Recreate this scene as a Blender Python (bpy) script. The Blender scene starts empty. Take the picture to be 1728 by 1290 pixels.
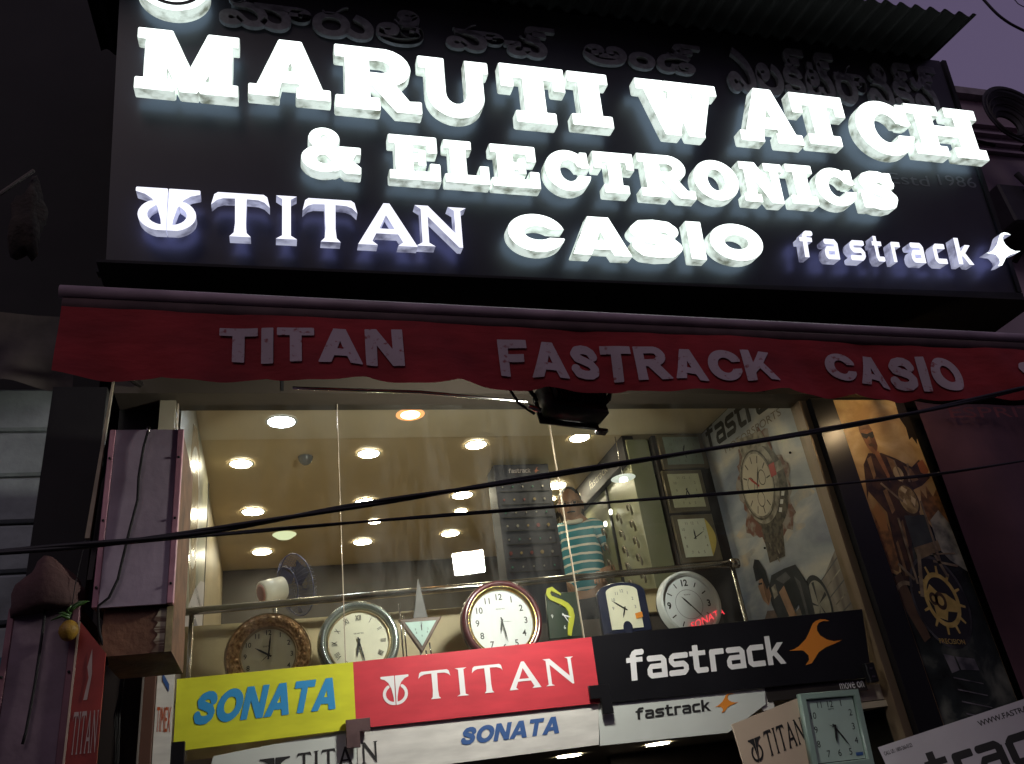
import bpy, bmesh, math, random
import numpy as np
from mathutils import Vector, Matrix
random.seed(7)
R = math.radians
SC = bpy.context.scene
COL = SC.collection

# ------------------------------------------------------------------ camera, sky, exposure
cam = bpy.data.cameras.new('camera')
cam.sensor_width = 36.0
cam.lens = 36.0 * 1400.0 / 1728.0
cam.clip_start = 0.05
cam.clip_end = 600.0
cam_ob = bpy.data.objects.new('camera', cam)
COL.objects.link(cam_ob)
up = Vector((-384.0, 2695.0, -1400.0)).normalized()            # world up seen from the camera
right = Vector((4897.0, -15.0, -1400.0))
right = (right - right.dot(up) * up).normalized()
inward = up.cross(right)
rot = Matrix((right, inward, up))                               # camera axes expressed in world axes
cam_ob.matrix_world = Matrix.Translation((0.0, -3.3, 1.5)) @ rot.to_4x4()
SC.camera = cam_ob

world = bpy.data.worlds.new('World')
SC.world = world
world.use_nodes = True
wn, wl = world.node_tree.nodes, world.node_tree.links
sky = wn.new('ShaderNodeTexSky')
sky.sky_type = 'NISHITA'
sky.sun_disc = False
sky.sun_elevation = R(1.0)
sky.sun_rotation = R(200)
mixc = wn.new('ShaderNodeMix'); mixc.data_type = 'RGBA'; mixc.blend_type = 'MIX'
mixc.inputs[0].default_value = 0.9
mixc.inputs[7].default_value = (1.03, 0.78, 1.46, 1)            # violet afterglow over the whole dome
wl.new(sky.outputs[0], mixc.inputs[6])
bgn = wn['Background']
wl.new(mixc.outputs[2], bgn.inputs[0])
bgn.inputs[1].default_value = 0.102

sun = bpy.data.lights.new('sun', 'SUN')
sun.energy = 0.26
sun.angle = R(25)
sun.color = (1.0, 0.84, 0.84)
sun_ob = bpy.data.objects.new('sun', sun)
COL.objects.link(sun_ob)
sun_ob.rotation_euler = (R(52), 0, R(-22))

SC.view_settings.view_transform = 'Standard'
SC.view_settings.look = 'None'
SC.view_settings.gamma = 1.0
SC.view_settings.use_curve_mapping = False
SC.view_settings.exposure = 0.0
SC.cycles.use_denoising = True
SC.cycles.max_bounces = 8
SC.cycles.diffuse_bounces = 4
SC.cycles.transparent_max_bounces = 12
SC.cycles.sample_clamp_indirect = 4.0

# ------------------------------------------------------------------ materials
MATS = {}
def mat(name, col, rough=0.6, metal=0.0, emit=None, estr=0.0, noise=0.15, scale=8.0, bump=0.0,
        col2=None, spec=0.5, stretch=(1, 1, 1), lo=0.35, hi=0.7, detail=6.0, coat=0.0):
    if name in MATS: return MATS[name]
    m = bpy.data.materials.new(name)
    m.use_nodes = True
    n, l = m.node_tree.nodes, m.node_tree.links
    b = n['Principled BSDF']
    b.inputs['Roughness'].default_value = rough
    b.inputs['Metallic'].default_value = metal
    b.inputs['Specular IOR Level'].default_value = spec
    b.inputs['Coat Weight'].default_value = coat
    tc = n.new('ShaderNodeTexCoord')
    mp = n.new('ShaderNodeMapping'); mp.inputs['Scale'].default_value = stretch
    nz = n.new('ShaderNodeTexNoise'); nz.inputs['Scale'].default_value = scale
    nz.inputs['Detail'].default_value = detail
    l.new(tc.outputs['Object'], mp.inputs[0]); l.new(mp.outputs[0], nz.inputs[0])
    cr = n.new('ShaderNodeValToRGB')
    c2 = col2 if col2 else tuple(c * (1 - noise) for c in col)
    c1 = col if col2 else tuple(min(1, c * (1 + noise * .5)) for c in col)
    cr.color_ramp.elements[0].position = lo; cr.color_ramp.elements[0].color = (*c2, 1)
    cr.color_ramp.elements[1].position = hi; cr.color_ramp.elements[1].color = (*c1, 1)
    l.new(nz.outputs[0], cr.inputs[0]); l.new(cr.outputs[0], b.inputs['Base Color'])
    if bump:
        nz2 = n.new('ShaderNodeTexNoise'); nz2.inputs['Scale'].default_value = scale * 4
        nz2.inputs['Detail'].default_value = 5
        l.new(mp.outputs[0], nz2.inputs[0])
        bp = n.new('ShaderNodeBump'); bp.inputs['Strength'].default_value = bump
        bp.inputs['Distance'].default_value = 0.01
        l.new(nz2.outputs[0], bp.inputs['Height']); l.new(bp.outputs[0], b.inputs['Normal'])
    if emit and col2:
        l.new(cr.outputs[0], b.inputs['Emission Color']); b.inputs['Emission Strength'].default_value = estr
    elif emit:
        b.inputs['Emission Color'].default_value = (*emit, 1)
        b.inputs['Emission Strength'].default_value = estr
    MATS[name] = m
    return m

def glass_mat(name, tint=(.93, .97, .94), refl=1.0, dirt=0.03):
    m = bpy.data.materials.new(name); m.use_nodes = True
    n, l = m.node_tree.nodes, m.node_tree.links
    n.clear()
    out = n.new('ShaderNodeOutputMaterial')
    tr = n.new('ShaderNodeBsdfTransparent'); tr.inputs[0].default_value = (*tint, 1)
    gl = n.new('ShaderNodeBsdfGlossy'); gl.inputs['Roughness'].default_value = 0.012
    fr = n.new('ShaderNodeFresnel'); fr.inputs[0].default_value = 1.5
    mu = n.new('ShaderNodeMath'); mu.operation = 'MULTIPLY'; mu.inputs[1].default_value = refl
    mx = n.new('ShaderNodeMixShader')
    df = n.new('ShaderNodeBsdfDiffuse'); df.inputs[0].default_value = (.6, .6, .55, 1)
    tc = n.new('ShaderNodeTexCoord'); mp = n.new('ShaderNodeMapping'); mp.inputs['Scale'].default_value = (3, 3, .8)
    mp.inputs['Rotation'].default_value = (0, R(25), 0)
    nz = n.new('ShaderNodeTexNoise'); nz.inputs['Scale'].default_value = 2.2; nz.inputs['Detail'].default_value = 8
    nz.inputs['Roughness'].default_value = .7
    mr = n.new('ShaderNodeMapRange'); mr.inputs[1].default_value = .45; mr.inputs[2].default_value = .8
    mr.inputs[3].default_value = 0.004; mr.inputs[4].default_value = dirt * 3
    m2 = n.new('ShaderNodeMixShader')
    l.new(tc.outputs['Object'], mp.inputs[0]); l.new(mp.outputs[0], nz.inputs[0]); l.new(nz.outputs[0], mr.inputs[0])
    l.new(fr.outputs[0], mu.inputs[0]); l.new(mu.outputs[0], mx.inputs[0])
    l.new(tr.outputs[0], mx.inputs[1]); l.new(gl.outputs[0], mx.inputs[2])
    l.new(mr.outputs[0], m2.inputs[0]); l.new(mx.outputs[0], m2.inputs[1]); l.new(df.outputs[0], m2.inputs[2])
    l.new(m2.outputs[0], out.inputs[0])
    return m

def lamp_mat(name, col, s):
    m = bpy.data.materials.new(name); m.use_nodes = True
    n, l = m.node_tree.nodes, m.node_tree.links
    n.clear()
    out = n.new('ShaderNodeOutputMaterial'); em = n.new('ShaderNodeEmission')
    em.inputs[0].default_value = (*col, 1); em.inputs[1].default_value = s
    l.new(em.outputs[0], out.inputs[0])
    return m

M_black = mat('black_gloss', (.010, .010, .012), .30, noise=.3, scale=3)
M_panel = mat('sign_panel', (.022, .022, .024), .42, noise=.35, scale=2.5, stretch=(1, 1, .5))
M_dark = mat('dark_wood', (.018, .012, .010), .6, noise=.4, scale=6, stretch=(1, 1, .2))
M_matte = mat('matte_black', (.012, .012, .012), .8, noise=.4, scale=5)
M_brown = mat('brown_wood', (.085, .055, .035), .5, noise=.4, scale=7, stretch=(1, 1, .15))
M_white = mat('white_board', (.72, .71, .66), .35, noise=.16, scale=7, stretch=(1, 1, 4))
M_offwhite = mat('pale_board', (.60, .64, .60), .35, noise=.08, scale=4)
M_cream = mat('cream_board', (.55, .44, .33), .4, noise=.1, scale=3)
M_yellow = mat('yellow_board', (.68, .70, .045), .32, noise=.13, scale=6, stretch=(1, 1, 3))
M_red = mat('red_board', (.62, .060, .078), .3, noise=.14, scale=6, stretch=(1, 1, 3))
M_redp = mat('red_print', (.50, .045, .03), .4, noise=.2, scale=20)
M_blue = mat('blue_print', (.045, .30, .62), .4, noise=.04)
M_navy = mat('navy_print', (.05, .12, .32), .4, noise=.04)
M_wprint = mat('white_print', (.80, .80, .80), .4, noise=.03)
M_kprint = mat('black_print', (.02, .02, .02), .5, noise=.1)
M_orange = mat('orange_print', (.75, .26, .035), .4, noise=.05)
M_steel = mat('steel', (.55, .52, .48), .22, 1.0, noise=.1, scale=10)
M_ceil = mat('ceiling_paint', (.50, .39, .23), .5, noise=.06, scale=2)
M_olive = mat('olive_panel', (.22, .22, .13), .35, noise=.1, scale=3)
M_tan = mat('tan_panel', (.55, .43, .24), .5, noise=.2, scale=4)
M_glass = glass_mat('window_glass')
M_floor = mat('floor_tile', (.35, .30, .24), .4, noise=.1, scale=3)
M_mauve = mat('mauve_panel', (.40, .33, .40), .55, noise=.22, scale=7, bump=.15, detail=10)
M_pink = mat('pink_frame', (.50, .24, .30), .5, noise=.25, scale=12, bump=.1)
M_rust = mat('rusty_brown', (.16, .075, .04), .75, noise=.5, scale=9, bump=.4)
M_face = mat('letter_face', (.9, .95, .93), .4, emit=(.90, 1.0, .97), estr=2.6, noise=.02)
M_facec = mat('cool_letter_face', (.9, .9, .95), .4, emit=(.86, .88, 1.0), estr=1.3, noise=.02)
M_ret = mat('letter_return', (.70, .80, .74), .45, emit=(.75, .88, .75), estr=.95, col2=(.16, .18, .14), scale=15, lo=.30, hi=.56, bump=.2)
M_retc = mat('cool_letter_return', (.48, .50, .66), .4, emit=(.62, .64, .9), estr=.8, col2=(.10, .10, .16), scale=12, lo=.32, hi=.58, bump=.2)
M_halo = lamp_mat('added_letter_halo', (.55, .78, 1.0), 2.8)  # glowing letter backs, both tints, added to imitate bloom on the panel
M_haloc = lamp_mat('cool_added_letter_halo', (.36, .40, 1.0), 3.2)

# ------------------------------------------------------------------ object helpers
def tag(o, label=None, cat=None, group=None, kind=None):
    if label: o['label'] = label
    if cat: o['category'] = cat
    if group: o['group'] = group
    if kind: o['kind'] = kind
    return o
def thing(name, label, cat, loc=(0, 0, 0), group=None):
    o = bpy.data.objects.new(name, None)
    o.empty_display_size = .05
    COL.objects.link(o); o.location = loc
    return tag(o, label, cat, group)
def root_loc(p):
    v = Vector((0, 0, 0))
    while p is not None:
        v = v + Vector(p.location); p = p.parent
    return v
def link(name, me, m, parent=None):
    o = bpy.data.objects.new(name, me)
    COL.objects.link(o)
    ms = m if isinstance(m, (list, tuple)) else [m]
    if not me.materials:
        for k in ms: me.materials.append(k)
    if parent is not None:
        off = root_loc(parent)
        me.transform(Matrix.Translation(-off))
        o.parent = parent
    return o
def mesh(name, v, f, m, parent=None, smooth=False):
    me = bpy.data.meshes.new(name)
    me.from_pydata([tuple(a) for a in v], [], f); me.update()
    if smooth: me.polygons.foreach_set('use_smooth', [True] * len(me.polygons))
    return link(name, me, m, parent)
def bm_obj(name, bm, m, parent=None, smooth=False):
    me = bpy.data.meshes.new(name); bm.to_mesh(me); bm.free()
    if smooth: me.polygons.foreach_set('use_smooth', [True] * len(me.polygons))
    return link(name, me, m, parent)
def add_box(bm, x0, x1, y0, y1, z0, z1, bev=0.0):
    vs = [bm.verts.new(p) for p in ((x0, y0, z0), (x1, y0, z0), (x1, y1, z0), (x0, y1, z0), (x0, y0, z1), (x1, y0, z1), (x1, y1, z1), (x0, y1, z1))]
    fs = [bm.faces.new([vs[i] for i in q]) for q in ((3, 2, 1, 0), (4, 5, 6, 7), (0, 1, 5, 4), (1, 2, 6, 5), (2, 3, 7, 6), (3, 0, 4, 7))]
    if bev:
        es = list({e for f in fs for e in f.edges})
        bmesh.ops.bevel(bm, geom=es, offset=bev, segments=1, affect='EDGES')
def box(name, x0, x1, y0, y1, z0, z1, m, parent=None, bev=0.0):
    bm = bmesh.new(); add_box(bm, x0, x1, y0, y1, z0, z1, bev)
    return bm_obj(name, bm, m, parent)
def add_tube(bm, pts, r, seg=10, cap=True):
    pts = [Vector(p) for p in pts]
    rings = []
    for i, p in enumerate(pts):
        d = (pts[min(i + 1, len(pts) - 1)] - pts[max(i - 1, 0)]).normalized()
        a = d.orthogonal().normalized() if i == 0 else (a - a.dot(d) * d).normalized()
        b = d.cross(a)
        rr = r[i] if isinstance(r, (list, tuple)) else r
        rings.append([bm.verts.new(p + rr * (math.cos(2 * math.pi * k / seg) * a + math.sin(2 * math.pi * k / seg) * b)) for k in range(seg)])
    for u, w in zip(rings, rings[1:]):
        for k in range(seg):
            bm.faces.new((u[k], u[(k + 1) % seg], w[(k + 1) % seg], w[k]))
    if cap:
        bm.faces.new(rings[0][::-1]); bm.faces.new(rings[-1])
def tube(name, pts, r, m, parent=None, seg=10):
    bm = bmesh.new(); add_tube(bm, pts, r, seg)
    return bm_obj(name, bm, m, parent, True)
class Frame:      # a plane in the world: origin, right, up, normal towards the viewer
    def __init__(s, o, u=(1, 0, 0), v=(0, 0, 1)):
        s.o, s.u, s.v = Vector(o), Vector(u).normalized(), Vector(v).normalized(); s.n = s.u.cross(s.v)
    def __call__(s, a, b, c=0.0): return s.o + a * s.u + b * s.v + c * s.n
    def matrix(s):
        m = Matrix((s.u, s.v, s.n)).transposed().to_4x4(); m.translation = s.o; return m
def prism(name, F, loops, depth, m, parent=None, z0=0.0, bevel=0.0, grow=0.0):
    """outline(s) in the plane F filled (inner loops cut holes) and extruded by depth towards the viewer from z0"""
    cu = bpy.data.curves.new('c', 'CURVE'); cu.dimensions = '2D'; cu.fill_mode = 'BOTH' if depth else 'FRONT'
    for lp in loops:
        sp = cu.splines.new('POLY'); sp.points.add(len(lp) - 1)
        for p, q in zip(sp.points, lp): p.co = (q[0], q[1], 0, 1)
        sp.use_cyclic_u = True
    cu.offset = grow
    cu.extrude = max(0, depth / 2 - bevel); cu.bevel_depth = bevel; cu.bevel_resolution = 0
    ob = bpy.data.objects.new('c', cu)
    me = bpy.data.meshes.new_from_object(ob)
    bpy.data.objects.remove(ob); bpy.data.curves.remove(cu)
    me.transform(F.matrix() @ Matrix.Translation((0, 0, z0 + depth / 2)))
    me.name = name
    me.materials.clear()
    ms = m if isinstance(m, (list, tuple)) else [m]
    if len(ms) >= 2:
        for k in ms: me.materials.append(k)
        for p in me.polygons:
            d = p.normal.dot(F.n)
            p.material_index = 0 if d > .9 else ((2 if len(ms) > 2 else 1) if d < -.9 else 1)
    return link(name, me, m, parent)
def disc_pts(cx, cy, rx, ry=None, n=40, a0=0, a1=360):
    ry = rx if ry is None else ry
    full = abs(a1 - a0) >= 360
    return [(cx + rx * math.cos(R(a0 + (a1 - a0) * k / (n if full else n - 1))), cy + ry * math.sin(R(a0 + (a1 - a0) * k / (n if full else n - 1)))) for k in range(n)]
def flat(name, F, loops, m, parent, c=0.001):
    return prism(name, F, loops, 0, m, parent, z0=c)

# ------------------------------------------------------------------ letters
def sd_poly(P, X, Y):
    d = np.full(X.shape, 1e9); s = np.ones(X.shape)
    n = len(P)
    for i in range(n):
        x1, y1 = P[i]; x2, y2 = P[i - 1]
        ex, ey = x2 - x1, y2 - y1
        wx, wy = X - x1, Y - y1
        t = np.clip((wx * ex + wy * ey) / (ex * ex + ey * ey + 1e-12), 0, 1)
        bx, by = wx - ex * t, wy - ey * t
        d = np.minimum(d, bx * bx + by * by)
        c1 = Y >= y1; c2 = Y < y2; c3 = ex * wy > ey * wx
        s = np.where((c1 & c2 & c3) | (~c1 & ~c2 & ~c3), -s, s)
    return s * np.sqrt(d)
def sd_stroke(P, w, X, Y):
    d = np.full(X.shape, 1e9)
    for (x1, y1), (x2, y2) in zip(P, P[1:]):
        ex, ey = x2 - x1, y2 - y1
        t = np.clip(((X - x1) * ex + (Y - y1) * ey) / (ex * ex + ey * ey + 1e-12), 0, 1)
        d = np.minimum(d, np.hypot(X - x1 - ex * t, Y - y1 - ey * t))
    return d - w / 2
def simplify(P, tol):
    if len(P) < 3: return P
    a, b = np.array(P[0]), np.array(P[-1]); v = b - a; L = np.hypot(*v) + 1e-9
    Q = np.array(P) - a
    d = np.abs(Q[:, 0] * v[1] - Q[:, 1] * v[0]) / L if L > 1e-6 else np.hypot(Q[:, 0], Q[:, 1])
    i = int(d.argmax())
    if d[i] < tol: return [P[0], P[-1]]
    return simplify(P[:i + 1], tol)[:-1] + simplify(P[i:], tol)
GC = {}
def contours(w, ops, n=84, g=0.0):
    """union / difference of outlines, traced back into closed loops in a box w wide and 1 high"""
    h = 1.0 / n; m_ = 3
    nx, ny = int(w / h) + 2 * m_ + 1, n + 2 * m_ + 1
    X, Y = np.meshgrid((np.arange(nx) - m_) * h, (np.arange(ny) - m_) * h)
    D = np.full(X.shape, 1e3)
    for op in ops:
        k = op[0]
        if k[-1] == 'p': d = sd_poly(op[1], X, Y)
        elif k[-1] == 's': d = sd_stroke(op[1], op[2], X, Y)
        D = np.maximum(D, -d) if k[0] == '-' else np.minimum(D, d)
    D = D - g
    D = np.where(np.abs(D) < 1e-5, 1e-5, D)
    D[0, :] = D[-1, :] = 1; D[:, 0] = D[:, -1] = 1
    seg = {}
    def pt(i0, j0, i1, j1):
        a, b = D[i0, j0], D[i1, j1]; t = a / (a - b)
        return (X[i0, j0] + t * (X[i1, j1] - X[i0, j0]), Y[i0, j0] + t * (Y[i1, j1] - Y[i0, j0]))
    pts = {}
    for i in range(ny - 1):
        for j in range(nx - 1):
            c = (D[i, j] < 0, D[i, j + 1] < 0, D[i + 1, j + 1] < 0, D[i + 1, j] < 0)
            if all(c) or not any(c): continue
            E_ = [((i, j), (i, j + 1)), ((i, j + 1), (i + 1, j + 1)), ((i + 1, j), (i + 1, j + 1)), ((i, j), (i + 1, j))]
            cr = [e for e, (a, b) in zip(E_, ((0, 1), (1, 2), (3, 2), (0, 3))) if c[a] != c[b]]
            for k in range(0, len(cr) - 1, 2):
                a, b = cr[k], cr[k + 1]
                for e in (a, b):
                    if e not in pts: pts[e] = pt(*e[0], *e[1])
                seg.setdefault(a, []).append(b); seg.setdefault(b, []).append(a)
    loops, seen = [], set()
    for s in seg:
        if s in seen: continue
        lp, cur, prev = [], s, None
        while cur not in seen:
            seen.add(cur); lp.append(pts[cur])
            nxt = [q for q in seg[cur] if q not in seen]
            if not nxt: break
            cur = nxt[0]
        if len(lp) > 5:
            k = len(lp) // 2
            loops.append(simplify(lp[:k + 1], .004)[:-1] + simplify(lp[k:] + [lp[0]], .004)[:-1])
    return loops
def rc(x0, y0, x1, y1): return [(x0, y0), (x1, y0), (x1, y1), (x0, y1)]
def p(*a): return ('p', list(a))
def rr(*a): return ('p', rc(*a))
def mr(*a): return ('-p', rc(*a))
def el(cx, cy, rx, ry): return ('p', disc_pts(cx, cy, rx, ry, 44))
def mel(cx, cy, rx, ry): return ('-p', disc_pts(cx, cy, rx, ry, 44))
def st(w, *a): return ('s', list(a), w)
SLAB = {
 'M': (1.45, [rr(.12, 0, .40, 1), rr(1.07, 0, 1.35, 1), rr(0, 0, .52, .15), rr(.93, 0, 1.45, .15), rr(0, .86, .45, 1), rr(1.02, .86, 1.45, 1), p((.12, 1), (.46, 1), (.76, .34), (1.02, 1), (1.35, 1), (.86, .0), (.64, .0))]),
 'A': (1.25, [p((.08, .05), (.46, 1), (.79, 1), (1.17, .05)), ('-p', [(.53, .43), (.72, .43), (.63, .68)]), ('-p', [(.39, -.1), (.86, -.1), (.79, .26), (.47, .26)]), rr(0, 0, .43, .15), rr(.75, 0, 1.25, .15)]),
 'R': (1.18, [rr(.14, 0, .44, 1), rr(0, 0, .58, .16), rr(0, .84, .5, 1), rr(.3, .41, .66, 1), el(.66, .705, .38, .295), ('-p', rc(.44, .58, .62, .83)), mel(.62, .705, .17, .125), p((.5, .5), (.78, .47), (1.02, .15), (1.18, .16), (1.18, 0), (.84, 0), (.5, .42))]),
 'U': (1.12, [rr(0, .84, .48, 1), rr(.68, .84, 1.12, 1), rr(.12, .38, .38, 1), rr(.78, .38, 1.02, 1), el(.57, .39, .45, .39), mel(.58, .42, .2, .22), mr(.38, .42, .78, 1.1)]),
 'T': (1.08, [rr(0, .8, 1.08, 1), rr(0, .62, .17, 1), rr(.91, .62, 1.08, 1), rr(.38, 0, .70, 1), rr(.22, 0, .86, .16)]),
 'I': (.66, [rr(.17, 0, .49, 1), rr(0, 0, .66, .17), rr(0, .84, .66, 1)]),
 'W': (1.55, [p((.08, 1), (.42, 1), (.70, 0), (.42, 0)), p((.42, 0), (.68, 0), (.98, 1), (.66, 1)), p((.62, 1), (.95, 1), (1.16, 0), (.88, 0)), p((.88, 0), (1.14, 0), (1.46, 1), (1.16, 1)), rr(0, .84, .52, 1), rr(.56, .84, 1.02, 1), rr(1.06, .84, 1.55, 1)]),
 'C': (1.12, [el(.57, .5, .57, .5), mel(.6, .5, .27, .3), mr(.78, .36, 1.3, .63), rr(.94, .60, 1.08, .97)]),
 'H': (1.38, [rr(.15, 0, .45, 1), rr(.93, 0, 1.23, 1), rr(.3, .42, 1.1, .59), rr(0, 0, .6, .16), rr(.78, 0, 1.38, .16), rr(0, .84, .6, 1), rr(.78, .84, 1.38, 1)]),
 'E': (1.0, [rr(.13, 0, .44, 1), rr(0, .84, .95, 1), rr(.79, .66, .95, 1), rr(0, 0, 1, .16), rr(.84, 0, 1, .36), rr(.3, .43, .68, .58), rr(.60, .34, .71, .67)]),
 'L': (.95, [rr(.13, 0, .44, 1), rr(0, .84, .57, 1), rr(0, 0, .95, .16), rr(.79, 0, .95, .4)]),
 'O': (1.12, [el(.56, .5, .56, .5), mel(.56, .5, .25, .3)]),
 'N': (1.28, [rr(.12, 0, .36, 1), rr(.92, 0, 1.14, 1), p((.1, 1), (.46, 1), (1.14, 0), (.80, 0)), rr(0, 0, .48, .16), rr(0, .84, .46, 1), rr(.76, .84, 1.28, 1)]),
 'S': (.92, [st(.26, (.76, .70), (.70, .82), (.56, .87), (.40, .87), (.24, .81), (.18, .71), (.24, .60), (.45, .52), (.66, .43), (.76, .31), (.70, .18), (.55, .13), (.38, .13), (.22, .18), (.15, .31)), rr(.73, .60, .86, .97), rr(.03, .03, .17, .40)]),
 '&': (1.15, [el(.42, .76, .28, .24), mel(.42, .78, .10, .10), el(.40, .29, .40, .29), mel(.42, .28, .18, .13), p((.25, .62), (.48, .72), (1.12, .12), (1.12, 0), (.84, 0)), st(.14, (.98, .5), (.86, .26), (.62, .1)), rr(.74, .46, 1.12, .58)]),
}
BOLD = {
 'S': (.82, [st(.225, (.69, .70), (.63, .81), (.52, .875), (.38, .885), (.22, .84), (.14, .72), (.20, .61), (.40, .54), (.60, .46), (.69, .34), (.67, .21), (.55, .125), (.38, .115), (.20, .16), (.12, .29))]),
 'O': (1.02, [el(.51, .5, .51, .5), mel(.51, .5, .26, .28)]),
 'N': (.90, [rr(0, 0, .24, 1), rr(.66, 0, .90, 1), p((0, 1), (.26, 1), (.90, 0), (.64, 0))]),
 'A': (1.02, [p((0, 0), (.37, 1), (.65, 1), (1.02, 0), (.75, 0), (.68, .20), (.34, .20), (.27, 0)), ('-p', [(.41, .38), (.61, .38), (.51, .70)])]),
 'T': (.84, [rr(0, .80, .84, 1), rr(.30, 0, .54, 1)]),
 'I': (.24, [rr(0, 0, .24, 1)]),
 'F': (.76, [rr(0, 0, .24, 1), rr(0, .80, .76, 1), rr(0, .42, .66, .60)]),
 'R': (.94, [rr(0, 0, .24, 1), rr(0, .42, .52, 1), el(.53, .71, .33, .29), ('-p', rc(.24, .60, .50, .82)), mel(.50, .71, .12, .11), p((.30, .48), (.62, .48), (.94, 0), (.66, 0))]),
 'C': (.96, [el(.50, .5, .50, .5), mel(.51, .5, .25, .28), mr(.66, .37, 1.2, .63)]),
 'K': (.96, [rr(0, 0, .24, 1), p((.20, .45), (.62, 1), (.93, 1), (.45, .42), (.20, .18)), p((.36, .50), (.55, .62), (.96, 0), (.67, 0))]),
}
HEAVY = {
 'C': (1.40, [el(.72, .5, .72, .5), mel(.76, .5, .36, .19), mr(1.0, .38, 1.6, .62)]),
 'A': (1.55, [p((0, 0), (.50, 1), (1.05, 1), (1.55, 0), (1.08, 0), (1.00, .15), (.55, .15), (.47, 0)), ('-p', [(.66, .37), (.90, .37), (.78, .64)])]),
 'S': (1.40, [st(.30, (1.18, .72), (1.05, .82), (.7, .85), (.36, .82), (.20, .69), (.36, .56), (.7, .5), (1.05, .44), (1.22, .30), (1.05, .18), (.7, .15), (.35, .18), (.20, .30))]),
 'I': (.45, [rr(0, 0, .45, 1)]),
 'O': (1.45, [el(.725, .5, .725, .5), mel(.725, .5, .33, .20)]),
}
SERIF = {
 'T': (1.05, [[(0, .76), (.04, .95), (.10, 1), (.95, 1), (1.01, .95), (1.05, .76), (.98, .84), (.86, .89), (.62, .90), (.61, .30), (.63, .07), (.69, 0), (.36, 0), (.42, .07), (.44, .30), (.43, .90), (.19, .89), (.07, .84)]]),
 'I': (.40, [[(0, 1), (.40, 1), (.29, .94), (.29, .06), (.40, 0), (0, 0), (.11, .06), (.11, .94)]]),
 'A': (1.10, [[(0, 0), (.50, 1.0), (.60, 1.0), (1.10, 0), (.78, 0), (.86, .07), (.76, .28), (.32, .28), (.23, .07), (.31, 0)], [(.37, .37), (.71, .37), (.53, .76)]]),
 'N': (1.10, [[(0, 1), (.25, 1), (.88, .30), (.88, .94), (.78, 1), (1.10, 1), (1.0, .94), (1.0, 0), (.94, 0), (.22, .78), (.22, .06), (.32, 0), (0, 0), (.10, .06), (.10, .93)]]),
}
FAST = {
 'f': (.80, [rr(.18, 0, .42, .84), st(.17, (.28, .78), (.33, .87), (.44, .915), (.72, .915)), rr(0, .60, .72, .74)]),
 'a': (.92, [st(.17, (.12, .655), (.70, .655), (.79, .59), (.80, .085)), rr(.68, 0, .91, .60), st(.15, (.79, .075), (.2, .075), (.12, .13), (.12, .30), (.2, .385), (.79, .385)), rr(.02, .13, .23, .31)]),
 's': (.90, [st(.17, (.84, .655), (.24, .655), (.14, .60), (.13, .46), (.24, .375), (.68, .375), (.78, .30), (.78, .15), (.68, .085), (.06, .085)), rr(.02, .45, .22, .59), rr(.69, .15, .89, .31)]),
 't': (.80, [rr(.16, .14, .40, .94), st(.16, (.26, .16), (.32, .085), (.74, .085)), rr(0, .60, .74, .74)]),
 'r': (.72, [rr(.04, 0, .28, .66), st(.17, (.13, .655), (.68, .655))]),
 'c': (.84, [st(.17, (.80, .655), (.24, .655), (.14, .59), (.13, .15), (.24, .085), (.80, .085)), rr(.02, .14, .25, .60)]),
 'k': (.92, [rr(.04, 0, .28, 1), p((.22, .40), (.62, .74), (.90, .74), (.44, .36), (.22, .26)), p((.32, .38), (.50, .46), (.92, 0), (.66, 0))]),
}
STAR = [[(.88, .94), (.80, .99), (.71, 1), (.62, .97), (.56, .92), (.51, .84), (.46, .75), (.36, .59), (.2, .44), (.1, .38), (0, .36), (.14, .345), (.22, .34), (.26, .32), (.32, .21), (.31, .11), (.22, 0), (.34, .03), (.42, .13), (.52, .26), (.67, .35), (.85, .41), (1, .475), (.85, .465), (.73, .52), (.63, .63), (.6, .75), (.62, .85), (.67, .92), (.76, .955)]]
def half_logo(g=0.0):
    ops = [p((.0, 1), (.0, .93), (.14, .88), (.27, .76), (.37, .55), (.43, .25), (.45, .02), (.485, .02), (.485, 1)),
           ('s', disc_pts(.47, .36, .36, .33, 24, 128, 268), .11), ('-p', rc(.485, -.2, 1.3, 1.3))]
    return contours(.5, ops, g=g)
TL = half_logo()
LOGO = TL + [[(1 - x, y) for x, y in lp][::-1] for lp in TL]
TLB = half_logo(.022)
LOGOB = [[(x - .012, y) for x, y in lp] for lp in TLB] + [[(1.012 - x, y) for x, y in lp][::-1] for lp in TLB]
def glyph(style, ch):
    key = (style, ch)
    if key in GC: return GC[key]
    if style == 'serif': GC[key] = SERIF[ch]
    elif style == 'slab': w, ops = SLAB[ch]; GC[key] = (w, contours(w, ops, g=.022))
    elif style == 'bold': w, ops = BOLD[ch]; GC[key] = (w, contours(w, ops, g=.018))
    elif style == 'heavy': w, ops = HEAVY[ch]; GC[key] = (w, contours(w, ops))
    elif style == 'fast': w, ops = FAST[ch]; GC[key] = (w, contours(w, ops, g=.012))
    return GC[key]
def fit(loops, x0, x1, y0, y1, shear=0.0):
    xs = [q[0] for l in loops for q in l]; ys = [q[1] for l in loops for q in l]
    a, b, c, d = min(xs), max(xs), min(ys), max(ys)
    out = [[(x + shear * (y - c), y) for x, y in l] for l in loops]
    xs = [q[0] for l in out for q in l]; a, b = min(xs), max(xs)
    return [[(x0 + (x - a) / (b - a) * (x1 - x0), y0 + (y - c) / (d - c) * (y1 - y0)) for x, y in l] for l in out]
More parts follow.
